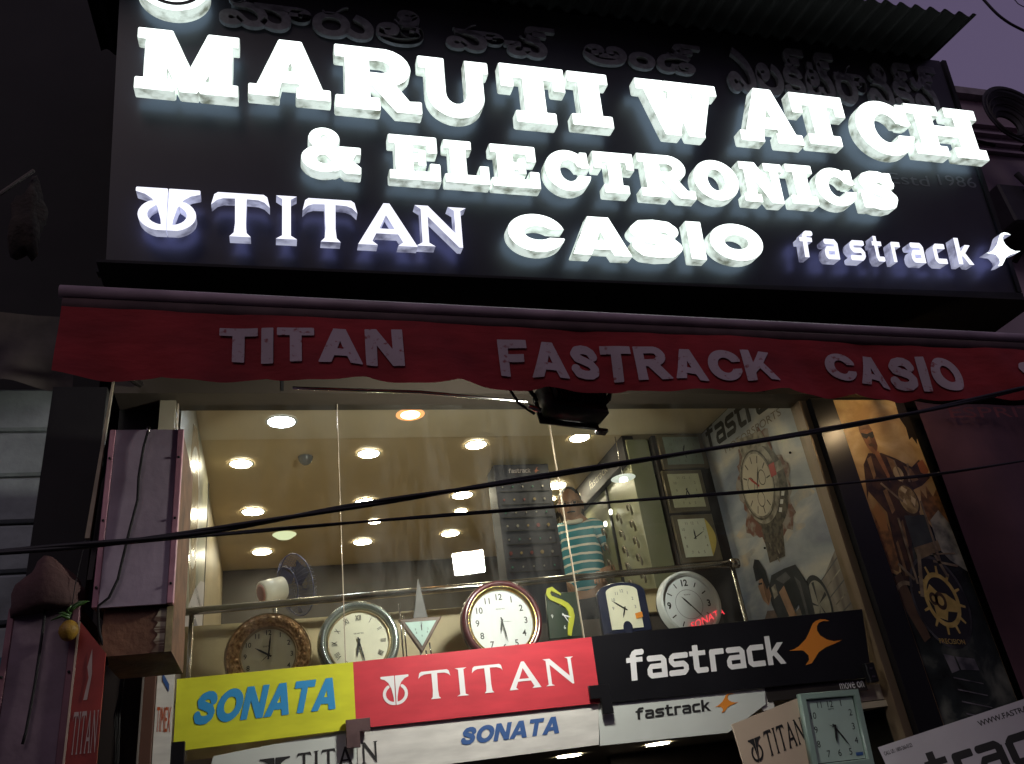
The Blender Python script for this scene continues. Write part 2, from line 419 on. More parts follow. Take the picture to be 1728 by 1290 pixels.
def word_loops(style, s, x0, x1, y0, y1, gap=.12, shear=0.0):
    x, L = 0, []
    for ch in s:
        if ch == ' ': x += .5; continue
        w, lp = glyph(style, ch)
        L += [[(px + x, py) for px, py in l] for l in lp]; x += w + gap
    return fit(L, x0, x1, y0, y1, shear)
def font_mesh(s, bold=0.0, shear=0.0, extrude=0.0, spacing=1.0):
    cu = bpy.data.curves.new('t', 'FONT'); cu.body = s; cu.offset = bold; cu.shear = shear; cu.resolution_u = 3
    cu.extrude = extrude; cu.space_character = spacing
    ob = bpy.data.objects.new('t', cu)
    me = bpy.data.meshes.new_from_object(ob)
    bpy.data.objects.remove(ob); bpy.data.curves.remove(cu)
    me.materials.clear()
    return me
def text(name, s, F, x0, x1, y0, y1, m, parent, c=.001, bold=0.0, shear=0.0, depth=0.0, spacing=1.0, rot=0.0):
    me = font_mesh(s, bold, shear, .5 if depth else 0, spacing)
    co = np.empty(len(me.vertices) * 3); me.vertices.foreach_get('co', co); co = co.reshape(-1, 3)
    a, b = co[:, 0].min(), co[:, 0].max(); cc, d = co[:, 1].min(), co[:, 1].max()
    co[:, 0] = x0 + (co[:, 0] - a) / (b - a) * (x1 - x0); co[:, 1] = y0 + (co[:, 1] - cc) / (d - cc) * (y1 - y0)
    co[:, 2] = c + (co[:, 2] + .5 if depth else 0) * (depth if depth else 1)
    me.vertices.foreach_set('co', co.ravel())
    me.transform(F.matrix()); me.name = name
    ms = m if isinstance(m, (list, tuple)) else [m]
    if len(ms) >= 2:
        me.update()
        for k in ms: me.materials.append(k)
        for q in me.polygons:
            dd = q.normal.dot(F.n)
            q.material_index = 0 if dd > .9 else ((2 if len(ms) > 2 else 1) if dd < -.9 else 1)
    return link(name, me, m, parent)
def word(name, style, s, F, x0, x1, y0, y1, m, parent, c=.001, gap=.12, shear=0.0):
    return prism(name, F, word_loops(style, s, x0, x1, y0, y1, gap, shear), 0, m, parent, z0=c)

# ================================================================== SETTING
g = box('ground', -60, 60, -60, 60, -.8, -.6, mat('street_asphalt', (.05, .05, .05), .85, noise=.4, scale=12, bump=.3)); tag(g, kind='structure')
o = box('opposite_building', -40, 40, -21, -14, -.6, 6.5, mat('dim_plaster', (.12, .11, .10), .9, noise=.3, scale=.6)); tag(o, 'plain dark building row across the street behind the viewer', 'building')
# the loft behind the window: floor, ceiling and the room's walls
tag(box('loft_floor', -.46, 2.66, .03, 3.62, 1.735, 1.80, M_floor), kind='structure')
tag(box('loft_ceiling', -.46, 2.66, .03, 3.62, 3.50, 3.56, M_ceil), kind='structure')
tag(box('loft_wall_back', -.46, 2.66, 3.60, 3.66, 1.805, 3.495, mat('charcoal_wall', (.035, .027, .020), .5, noise=.2, scale=3)), kind='structure')
tag(box('loft_wall_left', -.46, -.40, .03, 3.598, 1.805, 3.495, mat('loft_wall_paint', (.28, .23, .15), .5, noise=.1, scale=3)), kind='structure')
tag(box('loft_wall_right', 2.61, 2.67, .06, 3.598, 1.805, 3.495, M_brown), kind='structure')
# shallow lower step of the ceiling near the glass
tag(box('ceiling_edge_strip', -.395, 2.6, .035, 1.02, 3.47, 3.497, mat('pale_ceiling_paint', (.58, .49, .34), .45, noise=.05, scale=2)), kind='structure')
tag(box('entrance_ceiling', -.45, 2.58, .02, 3.2, 1.705, 1.73, mat('entrance_ceiling_paint', (.42, .37, .27), .35, noise=.1, scale=2)), kind='structure')
# masonry around the shop front
M_night = mat('soot_dark_wall', (.010, .010, .009), .8, noise=.4, scale=3)
fac = thing('shop_building', 'dark shop building front with a brown lintel over the lit window', 'building', (1.5, 0, -.6))
box('lintel', -.62, 4.3, -.10, .06, 3.17, 3.56, mat('brown_lintel', (.065, .052, .038), .6, noise=.3, scale=5, stretch=(.3, 1, 1)), fac)
box('wall', -.70, 4.2, .10, .30, 3.56, 6.0, M_night, fac)
box('wall', -.62, -.47, .05, 3.7, -.6, 3.56, M_night, fac)
box('wall', 2.68, 4.2, .12, 3.7, -.6, 3.56, M_night, fac)
box('wall', -.62, 4.2, 3.70, 3.9, -.6, 6.0, M_night, fac)
box('roof_slab', -.70, 4.2, .32, 3.68, 5.7, 5.85, M_night, fac)
for k in range(3):
    box('lintel_joint', .02 + 1.15 * k, .032 + 1.15 * k, -.103, -.101, 3.18, 3.55, M_matte, fac)

# ================================================================== MAIN SIGN
TI = R(8)
S0 = Frame((0, -.45, 3.56), (1, 0, 0), (0, -math.sin(TI), math.cos(TI)))     # plane of the letter faces
sg = thing('shop_sign', 'big black shop sign with three rows of glowing white raised letters', 'shop sign', (0, -.4, 3.5))
PB = .105                                                                        # letters stand this far off the panel
prism('sign_panel', S0, [[(-.65, .03), (3.90, .085), (3.89, 1.66), (-.69, 1.62)]], .03, M_panel, sg, z0=-PB - .03)
prism('panel_frame', S0, [[(-.68, .00), (3.93, .055), (3.93, .085), (-.68, .03)]], .05, M_matte, sg, z0=-PB - .04)
prism('panel_frame', S0, [[(3.902, .09), (3.93, .09), (3.93, 1.66), (3.902, 1.66)]], .05, M_matte, sg, z0=-PB - .04)
SIGN = [('M', -.577, -.166, .817, 1.137), ('A', -.121, .229, .842, 1.155), ('R', .249, .639, .817, 1.167), ('U', .627, .971, .817, 1.153), ('T', 1.018, 1.358, .831, 1.166), ('I', 1.361, 1.590, .844, 1.165),
 ('W', 1.723, 2.202, .839, 1.170), ('A', 2.270, 2.673, .850, 1.191), ('T', 2.613, 2.979, .867, 1.192), ('C', 2.999, 3.407, .840, 1.199), ('H', 3.353, 3.890, .871, 1.207),
 ('&', .102, .352, .472, .698), ('E', .473, .705, .465, .696), ('L', .719, .931, .466, .691), ('E', .934, 1.173, .465, .691), ('C', 1.191, 1.430, .465, .690), ('T', 1.435, 1.660, .472, .699), ('R', 1.664, 1.971, .468, .710), ('O', 1.953, 2.225, .474, .706), ('N', 2.217, 2.493, .481, .715), ('I', 2.485, 2.674, .488, .723), ('C', 2.647, 2.923, .492, .723), ('S', 2.910, 3.176, .489, .726)]
def shrink(x0, x1, d=.04):      # the pixels also show each letter's left side wall: keep only the face
    return x0 + max(0, x0 - .1) * d / 2.85, x1
for ch, x0, x1, y0, y1 in SIGN:
    a, b = shrink(x0, x1)
    w, lp = glyph('slab', ch)
    prism('letter', S0, fit(lp, a, b, y0, y1), .062, [M_face, M_ret, M_halo], sg, z0=-.062, bevel=.003)
prism('winged_emblem', S0, fit(LOGOB, -.542, -.300, .146, .338), .055, [M_facec, M_retc, M_haloc], sg, z0=-.055)
for ch, x0, x1, y0, y1 in [('T', -.252, -.033, .137, .334), ('I', .007, .071, .137, .336), ('T', .109, .325, .134, .333), ('A', .331, .577, .131, .331), ('N', .580, .797, .138, .332)]:
    a, b = shrink(x0, x1, .05)
    prism('letter', S0, fit(glyph('serif', ch)[1], a, b, y0, y1), .055, [M_facec, M_retc, M_haloc], sg, z0=-.055, grow=.003)
for ch, x0, x1, y0, y1 in [('C', .981, 1.257, .135, .327), ('A', 1.276, 1.579, .133, .333), ('S', 1.569, 1.846, .135, .337), ('I', 1.862, 1.965, .138, .341), ('O', 1.975, 2.288, .141, .343)]:
    a, b = shrink(x0, x1)
    prism('letter', S0, fit(glyph('heavy', ch)[1], a, b, y0, y1), .062, [M_face, M_ret, M_halo], sg, z0=-.062, bevel=.003)
for ch, x0, x1, y0, y1 in [('f', 2.479, 2.588, .180, .331), ('a', 2.610, 2.723, .176, .291), ('s', 2.756, 2.883, .177, .293), ('t', 2.903, 2.990, .178, .325), ('r', 3.010, 3.104, .180, .297), ('a', 3.128, 3.248, .182, .300), ('c', 3.272, 3.388, .184, .302), ('k', 3.416, 3.557, .187, .345)]:
    a, b = shrink(x0, x1, .03)
    prism('letter', S0, fit(glyph('fast', ch)[1], a, b, y0, y1, .12), .055, [M_facec, M_retc, M_haloc], sg, z0=-.055)
prism('star_emblem', S0, fit(STAR, 3.655, 3.894, .188, .400), .05, [M_face, M_retc, M_haloc], sg, z0=-.05)
# round emblem cut by the top edge of the picture
prism('round_emblem', S0, [disc_pts(-.448, 1.385, .150, .140, 48)], .075, [M_face, M_ret, M_halo], sg, z0=-.070, bevel=.004)
prism('emblem_ring', S0, [disc_pts(-.448, 1.390, .128, .118, 48), disc_pts(-.448, 1.390, .112, .102, 48)], .004, M_kprint, sg, z0=.006)
text('emblem_letter', 'W', S0, -.52, -.376, 1.302, 1.385, M_kprint, sg, c=.008, bold=.03)
# unlit Telugu lettering, raised, above the lit rows
M_tel = mat('unlit_letter', (.20, .19, .195), .5, noise=.3, scale=30)
for s, x0, x1, y0, y1 in [("మారుతి", -.26, .69, 1.285, 1.50), ("వాచ్", .80, 1.38, 1.30, 1.50), ("అండ్", 1.53, 2.22, 1.31, 1.51), ("ఎలక్ట్రానిక్స్", 2.36, 3.80, 1.23, 1.58)]:
    text('unlit_word', s, S0, x0, x1, y0, y1, M_tel, sg, c=-PB + .001, bold=.028, depth=.022, spacing=1.04)
text('date_lettering', 'Estd', S0, 3.262, 3.53, .735, .805, mat('dim_lettering', (.13, .125, .13), .5, noise=.2, scale=30), sg, c=-PB + .0015)
text('date_lettering', '1986', S0, 3.60, 3.862, .752, .822, mat('dim_lettering', (.13, .125, .13), .5, noise=.2, scale=30), sg, c=-PB + .0015)
box('bottom_tray', -.66, 3.90, -.46, -.12, 3.545, 3.558, M_matte, sg)
# corrugated sheet over the sign
def corrugated(name, x0, x1, yb, yf, zb, zf, amp, pitch, m, label, cat, th=.004):
    n = int((x1 - x0) / pitch * 8); v, f = [], []
    for k in range(n + 1):
        x = x0 + (x1 - x0) * k / n; w = amp * math.sin(2 * math.pi * (x - x0) / pitch)
        v += [(x, yb, zb + w), (x, yf, zf + w), (x, yb, zb + w + th), (x, yf, zf + w + th)]
    for k in range(n):
        a, b = 4 * k, 4 * k + 4
        f += [(a, a + 1, b + 1, b), (a + 2, b + 2, b + 3, a + 3), (a + 1, a + 3, b + 3, b + 1), (a, b, b + 2, a + 2)]
    o = mesh(name, v, f, m); tag(o, label, cat); return o
corrugated('corrugated_sheet', -.9, 3.84, .12, -.93, 5.33, 5.17, .020, .10, mat('dark_tin', (.009, .009, .009), .9, .0, noise=.4, scale=8), 'dark corrugated metal sheet projecting over the top of the sign', 'roof sheet')

# ================================================================== AWNING
aw = thing('shop_awning', 'rolled red awning with three grey printed words on its scalloped valance', 'awning', (1.2, -1.1, 2.6))
def bar_z(x): return 2.975 - .023 * (x + .6)
AX0, AX1 = -.585, 3.15
M_bar = mat('dusty_mauve_bar', (.40, .30, .33), .5, noise=.35, scale=14, stretch=(.4, 1, 1))
tube('front_bar', [(x, -1.10, bar_z(x)) for x in (AX0 - .01, .5, 1.5, AX1)], .020, M_bar, aw, 14)
M_clothd = mat('dark_red_fabric', (.10, .06, .06), .8, noise=.3, scale=10)
tube('cloth_roll', [(x, -1.085, bar_z(x) - .036) for x in (AX0, .5, 1.5, AX1)], .024, M_clothd, aw, 14)
def vz(x, t):      # t 0 top .. 1 bottom
    top = 2.925 - .026 * (x + .6)
    lo = 2.700 - .026 * (x + .6) - .017 * abs(math.sin(math.pi * (x - .115) / .285 + math.pi / 2)) ** .8 + .016
    return top + (lo - top) * t
def vy(x, z):
    d = max(0, 2.95 - z)
    return -1.105 - .020 * math.sin(x * 5.1) * d * 4 - .010 * math.sin(x * 17 + z * 9) * d * 4 - .004 * math.sin(x * 41 + 2 + z * 22) * d * 4
n = 300; v, f = [], []; nt = 14
for k in range(n + 1):
    x = AX0 + (AX1 - AX0) * k / n
    for j in range(nt + 1):
        z = vz(x, j / nt); v.append((x, vy(x, z), z))
for k in range(n):
    for j in range(nt):
        a = k * (nt + 1) + j; f.append((a, a + 1, a + nt + 2, a + nt + 1))
M_val = mat('red_canvas', (.30, .020, .022), .85, noise=.45, scale=3.5, bump=.35, stretch=(1, 1, 2.6), lo=.25, hi=.7)
mesh('valance', v, f, M_val, aw, True)
M_vlet = mat('worn_grey_print', (.50, .41, .42), .85, col2=(.30, .10, .10), scale=45, lo=.30, hi=.40, stretch=(1, 1, 1.3))
def draped(s, x0, x1, ya, yb, yc, yd, bold):
    tmp = prism('tmp', Frame((0, 0, 0), (1, 0, 0), (0, 1, 0)), word_loops('bold', s, 0, 1, 0, 1, .12), 0, M_vlet); me = tmp.data; bpy.data.objects.remove(tmp); bm = bmesh.new(); bm.from_mesh(me); bpy.data.meshes.remove(me)
    xs = [q.co.x for q in bm.verts]; ys = [q.co.y for q in bm.verts]; a, b, c, d = min(xs), max(xs), min(ys), max(ys)
    for q in bm.verts:
        u = (q.co.x - a) / (b - a); w = (q.co.y - c) / (d - c)
        lo = ya + (yb - ya) * u; hi = yc + (yd - yc) * u
        q.co = (x0 + u * (x1 - x0), 0, lo + (hi - lo) * w)
    x = x0 + .02
    while x < x1:
        bmesh.ops.bisect_plane(bm, geom=bm.verts[:] + bm.edges[:] + bm.faces[:], plane_co=(x, 0, 0), plane_no=(1, 0, 0)); x += .02
    z = min(ya, yb) + .02
    while z < max(yc, yd):
        bmesh.ops.bisect_plane(bm, geom=bm.verts[:] + bm.edges[:] + bm.faces[:], plane_co=(0, 0, z), plane_no=(0, 0, 1)); z += .02
    for q in bm.verts: q.co.y = vy(q.co.x, q.co.z) - .006
    bm_obj('lettering', bm, M_vlet, aw)
draped('TITAN', -.160, .375, 2.752, 2.728, 2.862, 2.862, .06)
draped('FASTRACK', .680, 1.650, 2.712, 2.680, 2.842, 2.800, .06)
draped('CASIO', 1.870, 2.455, 2.703, 2.648, 2.808, 2.798, .06)
draped('S', 2.705, 2.80, 2.66, 2.655, 2.775, 2.77, .035)
v, f = [], []
for k in range(61):
    x = AX0 + (AX1 - AX0) * k / 60
    for j in range(7):
        t = j / 6; v.append((x, -1.09 + .93 * t, bar_z(x) + .0 + (3.50 - bar_z(x)) * t - .05 * math.sin(math.pi * t) + .006 * math.sin(x * 6)))
for k in range(60):
    for j in range(6):
        a = k * 7 + j; f.append((a, a + 1, a + 8, a + 7))
mesh('canopy', v, f, mat('dark_canopy', (.035, .03, .032), .8, noise=.3, scale=5), aw, True)
tube('folding_arm', [(.05, -.93, 2.755), (.45, -.93, 2.742), (.82, -.90, 2.722)], .006, M_steel, aw, 8)
tube('folding_arm', [(AX0 + .05, -1.06, 2.95), (AX0 + .07, -.55, 3.02), (AX0 + .06, -.12, 3.2)], .014, M_dark, aw, 8)
tube('folding_arm', [(2.9, -1.06, 2.86), (2.95, -.55, 2.98), (3.0, -.12, 3.2)], .014, M_dark, aw, 8)

# ================================================================== FLOODLIGHT UNDER THE AWNING
fl = thing('floodlight', 'black floodlight hung under the red valance, its lens turned to the window', 'floodlight', (.965, -.93, 2.78))
M_cast = mat('black_cast_metal', (.03, .03, .03), .5, .3, noise=.3, scale=20)
tilt = R(12)
ya = R(15)
FF = Frame((.965, -.95, 2.70), (math.cos(ya), math.sin(ya), 0), (-math.sin(ya) * math.sin(tilt), math.cos(ya) * math.sin(tilt), math.cos(tilt)))   # n points to the street (-Y)
def fbox(name, F, a0, a1, b0, b1, c0, c1, m, parent, bevel=.003):
    return prism(name, F, [rc(a0, b0, a1, b1)], c1 - c0, m, parent, z0=c0, bevel=bevel)
fbox('housing', FF, -.105, .110, -.050, .050, -.05, .030, M_cast, fl, .006)
for k in range(13):
    fbox('cooling_fin', FF, -.100 + k * .0170, -.096 + k * .0170, -.030, .055, .031, .052, M_cast, fl, 0)
fbox('front_rim', FF, -.115, .120, -.064, .058, -.064, -.051, M_cast, fl, .002)
fbox('hinge_tab', FF, .110, .150, -.078, -.066, -.070, -.045, M_cast, fl, 0)
fbox('lens', FF, -.050, .112, -.060, .056, -.0675, -.065, lamp_mat('floodlight_lens', (1.0, .97, .88), 360), fl, 0)
tube('bracket', [(.835, -.95, 2.70), (.810, -.98, 2.72), (.780, -1.0, 2.79), (.80, -1.05, 2.93)], .008, M_cast, fl, 8)
tube('bracket', [(1.094, -.95, 2.70), (1.10, -.98, 2.74), (1.10, -1.02, 2.86), (1.09, -1.05, 2.92)], .008, M_cast, fl, 8)
tube('power_lead', [(.83, -.93, 2.66), (.78, -.93, 2.70), (.74, -.95, 2.76), (.76, -1.0, 2.86)], .005, M_matte, fl, 6)
tube('clamp_screw', [(.80, -.965, 2.672), (.84, -.965, 2.655)], .010, M_steel, fl, 8)

# ================================================================== WINDOW
wd = thing('shop_window', 'wide frameless shop window of three glass panes above the brand boards', 'window', (1.1, 0, 1.8))
for a, b in ((-.385, .255), (.261, 1.217), (1.223, 2.555)):
    o = box('glass_pane', a, b, 0, .0, 1.80, 3.168, M_glass)
    bpy.data.objects.remove(o)
    mesh('glass_pane', [(a, .004, 1.80), (b, .004, 1.80), (b, .004, 3.168), (a, .004, 3.168)], [(0, 1, 2, 3)], M_glass, wd)
M_edge = mat('polished_glass_edge', (.75, .66, .50), .2, .4, noise=.1, scale=9)
for x in (.2565, 1.2185): box('joint', x, x + .003, -.004, .010, 1.81, 3.168, M_edge, wd)
box('left_edge', -.3905, -.3865, -.012, .014, 1.20, 3.168, M_edge, wd)
# window side frames
box('frame_post', 2.565, 2.606, -.03, .05, .2, 3.168, mat('bronze_frame', (.18, .13, .085), .4, .3, noise=.3, scale=6, stretch=(1, 1, .2)), wd)
box('corner_trim', -.455, -.395, -.04, .028, 2.2, 3.168, mat('cream_trim', (.34, .31, .22), .5, noise=.2, scale=5), wd)
F0 = Frame((0, 0, 0))
def clamp(x, z, a, b, c, d, m, label, flip=1):
    o = prism('glass_clamp', Frame((x, -.034, z)), [[(0, 0), (a, 0), (a, -d), (a - c * flip, -d), (a - c * flip, -b), (0, -b)]] if flip > 0 else [[(0, 0), (a, 0), (a, -b), (c, -b), (c, -d), (0, -d)]], .018, m, bevel=.002)
    return tag(o, label, 'bracket', 'metal corner clamps on the glass')
clamp(.250, 1.868, .083, .040, .045, .092, mat('tarnished_clamp', (.16, .10, .10), .4, .4, noise=.3, scale=15), 'dull maroon corner clamp between the yellow and the red board', -1)
clamp(1.190, 1.900, .082, .045, .040, .105, M_black, 'black corner clamp between the red board and the black board', 1)
o = box('glass_clamp', -.338, -.292, -.05, -.02, 1.770, 1.857, M_black, None, .002); tag(o, 'small black lock clamp at the lower left corner of the yellow board', 'bracket', 'metal corner clamps on the glass')
cl = thing('glass_clamp', 'black screw clamp at the lower right corner of the long black board', 'bracket', (2.49, -.03, 1.82), 'metal corner clamps on the glass')
box('body', 2.462, 2.508, -.052, -.022, 1.800, 1.880, M_black, cl, .003)
for z in (1.818, 1.852): box('screw_plate', 2.474, 2.490, -.056, -.053, z, z + .008, M_steel, cl)
for z in (1.79, 1.82): box('screw_plate', -.325, -.312, -.054, -.051, z, z + .006, M_steel, None).parent = None
for o in [q for q in COL.objects if q.name.startswith('screw_plate') and q.parent is None]: bpy.data.objects.remove(o)

# ================================================================== BRAND BOARDS
def board(name, pts, m, label, cat='sign board', y=-.014, th=.012, grp=None):
    t = thing(name, label, cat, (pts[0][0], y, min(q[1] for q in pts)), grp)
    prism('panel', Frame((0, y, 0)), [pts], th, m, t, z0=0, bevel=.001)
    return t
def FB(x0, z0, x1, z1, y): return Frame((x0, y, z0), (x1 - x0, 0, z1 - z0), (-(z1 - z0), 0, x1 - x0))
b1 = board('brand_board', [(-.331, 1.829), (.286, 1.840), (.283, 2.072), (-.331, 2.066)], M_yellow, 'bright yellow board with slanted blue capitals below the ornate bronze clock', grp='brand boards along the window')
word('lettering', 'bold', 'SONATA', FB(-.27, 1.905, .22, 1.914, -.0272), 0, .485, 0, .110, M_blue, b1, gap=.07, shear=.30)
b2 = board('brand_board', [(.2865, 1.840), (1.236, 1.838), (1.241, 2.090), (.2835, 2.072)], M_red, 'red board with white serif capitals beside a white winged emblem', grp='brand boards along the window')
FT = Frame((0, -.0272, 0), (1, 0, .010), (0, 0, 1))
flat('emblem', FT, fit(LOGO, .382, .487, 1.902, 2.006), M_wprint, b2)
word('lettering', 'serif', 'TITAN', FT, .524, 1.150, 1.908, 2.010, M_wprint, b2, gap=.16)
b3 = board('brand_board', [(1.239, 1.836), (2.494, 1.824), (2.553, 2.112), (1.244, 2.092)], M_black, 'long black board with white lowercase letters and an orange star', grp='brand boards along the window')
word('lettering', 'fast', 'fastrack', FT, 1.372, 2.105, 1.893, 2.012, M_wprint, b3, gap=.10, shear=.14)
flat('star_emblem', FT, fit(STAR, 2.125, 2.400, 1.877, 2.060), M_orange, b3)
# boards of the lower row
b4 = board('lower_board', [(-.24, 1.66), (.286, 1.66), (.286, 1.842), (-.20, 1.802)], M_offwhite, 'pale board with dark serif capitals below the yellow board', y=.002, grp='pale boards under the brand boards')
flat('emblem', Frame((0, -.0112, 0)), fit(LOGO, -.048, .055, 1.700, 1.775), M_kprint, b4)
word('lettering', 'serif', 'TITA', Frame((0, -.0112, 0), (1, 0, .03)), .078, .272, 1.712, 1.778, M_kprint, b4, gap=.16)
b5 = board('lower_board', [(.289, 1.685), (1.205, 1.690), (1.232, 1.848), (.289, 1.848)], M_white, 'white board with slanted navy capitals below the red board', y=0, grp='pale boards under the brand boards')
word('lettering', 'bold', 'SONATA', Frame((0, -.0132, 0), (1, 0, .010)), .668, 1.052, 1.737, 1.797, M_navy, b5, gap=.07, shear=.30)
word('lettering', 'serif', 'N', Frame((0, -.0132, 0)), .302, .362, 1.722, 1.792, M_kprint, b5)
b6 = board('lower_board', [(1.209, 1.686), (1.760, 1.676), (1.96, 1.765), (1.975, 1.835), (1.236, 1.846)], M_offwhite, 'greenish white board with black lowercase letters and a small orange star', y=0, grp='pale boards under the brand boards')
word('lettering', 'fast', 'fastrack', Frame((0, -.0132, 0), (1, 0, .010)), 1.378, 1.708, 1.748, 1.792, M_kprint, b6, gap=.1, shear=.14)
flat('star_emblem', Frame((0, -.0132, 0)), fit(STAR, 1.724, 1.838, 1.752, 1.822), M_orange, b6)
box('sticker', 1.945, 2.003, -.002, .004, 1.742, 1.829, M_white, b6)
b7 = board('tagline_strip', [(1.98, 1.775), (2.47, 1.775), (2.47, 1.822), (1.98, 1.832)], mat('dark_strip', (.03, .025, .022), .4, noise=.3), 'narrow dark strip reading move on under the black board', y=.004)
text('lettering', 'move on', Frame((0, -.0092, 0)), 2.335, 2.455, 1.788, 1.815, M_wprint, b7)
# slanted cream TITAN panel and the square clock
b8 = thing('cream_sign', 'cream panel with thin dark serif capitals leaning beside the pale green clock', 'sign board', (1.78, -.05, 1.45))
prism('panel', Frame((0, -.07, 0)), [[(1.775, 1.40), (2.085, 1.40), (2.088, 1.772), (1.750, 1.700)]], .01, M_cream, b8)
F8 = Frame((0, -.0815, 0), (1, 0, .20))
flat('emblem', F8, fit(LOGO, 1.835, 1.895, 1.190, 1.275), M_kprint, b8)
word('lettering', 'serif', 'TITAN', F8, 1.910, 2.100, 1.192, 1.285, M_kprint, b8, gap=.12)
for k, (px, py) in enumerate(((1.96, 1.62),)):
    pass
box('end_wall', 2.61, 2.67, .0, .055, 1.64, 1.80, M_dark, fac)

# ================================================================== CLOCKS
def hand(F, ang, ln, w, m, parent, c, tail=.2):
    a = R(90 - ang); d = Vector((math.cos(a), math.sin(a))); q = Vector((-d.y, d.x))
    P = [-d * ln * tail - q * w * .5, d * ln * .6 - q * w * .55, d * ln, d * ln * .6 + q * w * .55, -d * ln * tail + q * w * .5]
    return flat('hand', F, [[(v_.x, v_.y) for v_ in P]], m, parent, c)
ROM = ['XII', 'I', 'II', 'III', 'IIII', 'V', 'VI', 'VII', 'VIII', 'IX', 'X', 'XI']
def numerals(F, r, size, m, parent, c, kind='arabic', rx=None, ry=None, only=None, bold=.01, name='numeral'):
    for h in range(12):
        if only and (h or 12) not in only: continue
        a = R(90 - 30 * h)
        cx = (rx or r) * math.cos(a); cy = (ry or r) * math.sin(a)
        if rx and not only:                     # square dials: figures pushed out to the edges
            k = 1.0 / max(abs(math.cos(a)), abs(math.sin(a))); cx *= k * .98; cy *= k * .98
            cx = max(-rx, min(rx, cx)); cy = max(-ry, min(ry, cy))
        s = ROM[h] if kind == 'roman' else str(h or 12)
        me = font_mesh(s, bold)
        xs = [q.co.x for q in me.vertices]; ys = [q.co.y for q in me.vertices]
        sx = size * (.62 if kind == 'roman' else .95)
        T = Matrix.Translation((cx, cy, 0)) @ (Matrix.Rotation(a - math.pi / 2, 4, 'Z') if kind == 'roman' else Matrix()) @ Matrix.Diagonal((sx, size, 1, 1)) @ Matrix.Translation((-(min(xs) + max(xs)) / 2, -(min(ys) + max(ys)) / 2, 0))
        me.transform(F.matrix() @ Matrix.Translation((0, 0, c)) @ T); me.name = name
        link(name, me, m, parent)
def ring(name, F, r0, r1, m, parent, prof, seg=64, lumps=0, mats=None):
    if lumps: seg = 216; prof = [(k / 14, float(np.interp(k / 14, [q[0] for q in prof], [q[1] for q in prof]))) for k in range(15)]
    """lathe a rim: prof is a list of (t across r0..r1, height)"""
    v, f = [], []
    for k in range(seg):
        a = 2 * math.pi * k / seg
        for t, h in prof:
            r = r0 + (r1 - r0) * t
            hh = h + (lumps * abs(math.sin(a * 13 + 3.2 * math.sin(t * 7))) * abs(math.sin(t * 15 + 2 * math.sin(a * 17))) * math.sin(math.pi * t) if lumps else 0)
            v.append(F(r * math.cos(a), r * math.sin(a), hh))
    np_ = len(prof)
    for k in range(seg):
        for j in range(np_ - 1):
            a, b = k * np_ + j, ((k + 1) % seg) * np_ + j
            f.append((a, b, b + 1, a + 1))
    return mesh(name, v, f, m, parent, True)
M_dial = mat('cream_dial', (.78, .74, .58), .5, noise=.08, scale=8)
M_dialw = mat('white_dial', (.78, .80, .82), .5, noise=.04, scale=8)
M_hand = mat('black_hand', (.02, .02, .02), .4)
M_cover = glass_mat('clock_cover_glass', (.96, .97, .96), .8, .01)
def round_clock(label, x, z, Rr, rim, y=.20, prof=None, dial=M_dial, face=.70, lumps=0, yaw=0, extra=None):
    t = thing('wall_clock', label, 'clock', (x, y, z), 'clocks standing behind the window')
    F = Frame((x, y, z), (math.cos(R(yaw)), math.sin(R(yaw)), 0), (0, .04, 1))
    prism('case', F, [disc_pts(0, 0, Rr * .97, n=56)], .03, M_black, t, z0=-.04)
    prism('dial', F, [disc_pts(0, 0, Rr * (face + .03), n=56)], .004, dial, t, z0=-.006)
    ring('rim', F, Rr * face, Rr, rim, t, prof or [(0, 0), (.15, .022), (.5, .030), (.85, .022), (1, -.02)], lumps=lumps)
    return t, F
# ornate gold clock
M_gold = mat('antique_gold', (.85, .58, .32), .30, .8, col2=(.45, .24, .11), scale=60, lo=.35, hi=.6, bump=.3)
M_goldp = mat('dull_gold', (.62, .48, .28), .3, .8, noise=.3, scale=12)
t, F = round_clock('ornate bronze clock with carved rim and arabic numerals, showing ten', -.022, 2.166, .166, M_gold, prof=[(0, .0), (.06, .012), (.16, .016), (.22, .008), (.36, .020), (.5, .026), (.64, .022), (.76, .008), (.86, .012), (1, -.02)], lumps=.016, face=.64)
ring('outer_bead', F, .158, .168, M_goldp, t, [(0, .0), (.5, .012), (1, -.01)])
ring('inner_bead', F, .102, .112, M_goldp, t, [(0, .0), (.5, .014), (1, .006)])
numerals(F, .088, .027, M_hand, t, .0005); hand(F, 300, .062, .007, M_hand, t, .004); hand(F, 5, .085, .006, M_hand, t, .006); hand(F, 230, .04, .002, M_hand, t, .007)
text('small_print', 'quartz', F, -.022, .006, .030, .038, M_hand, t, c=.0006)
# silver roman clock
M_silver = mat('grey_green_silver', (.40, .44, .42), .25, .75, noise=.15, scale=10)
t, F = round_clock('silver-green rimmed clock with roman numerals behind the first glass joint', .330, 2.189, .166, M_silver, face=.76, prof=[(0, 0), (.1, .010), (.3, .028), (.6, .034), (.85, .020), (1, -.02)])
ring('inner_bead', F, .120, .128, M_goldp, t, [(0, .0), (.5, .012), (1, .004)])
numerals(F, .098, .032, M_hand, t, .0005, 'roman', bold=0); hand(F, 190, .065, .008, M_hand, t, .004); hand(F, 166, .092, .006, M_hand, t, .006)
text('small_print', 'quartz', F, -.020, .020, .030, .038, M_hand, t, c=.0006)
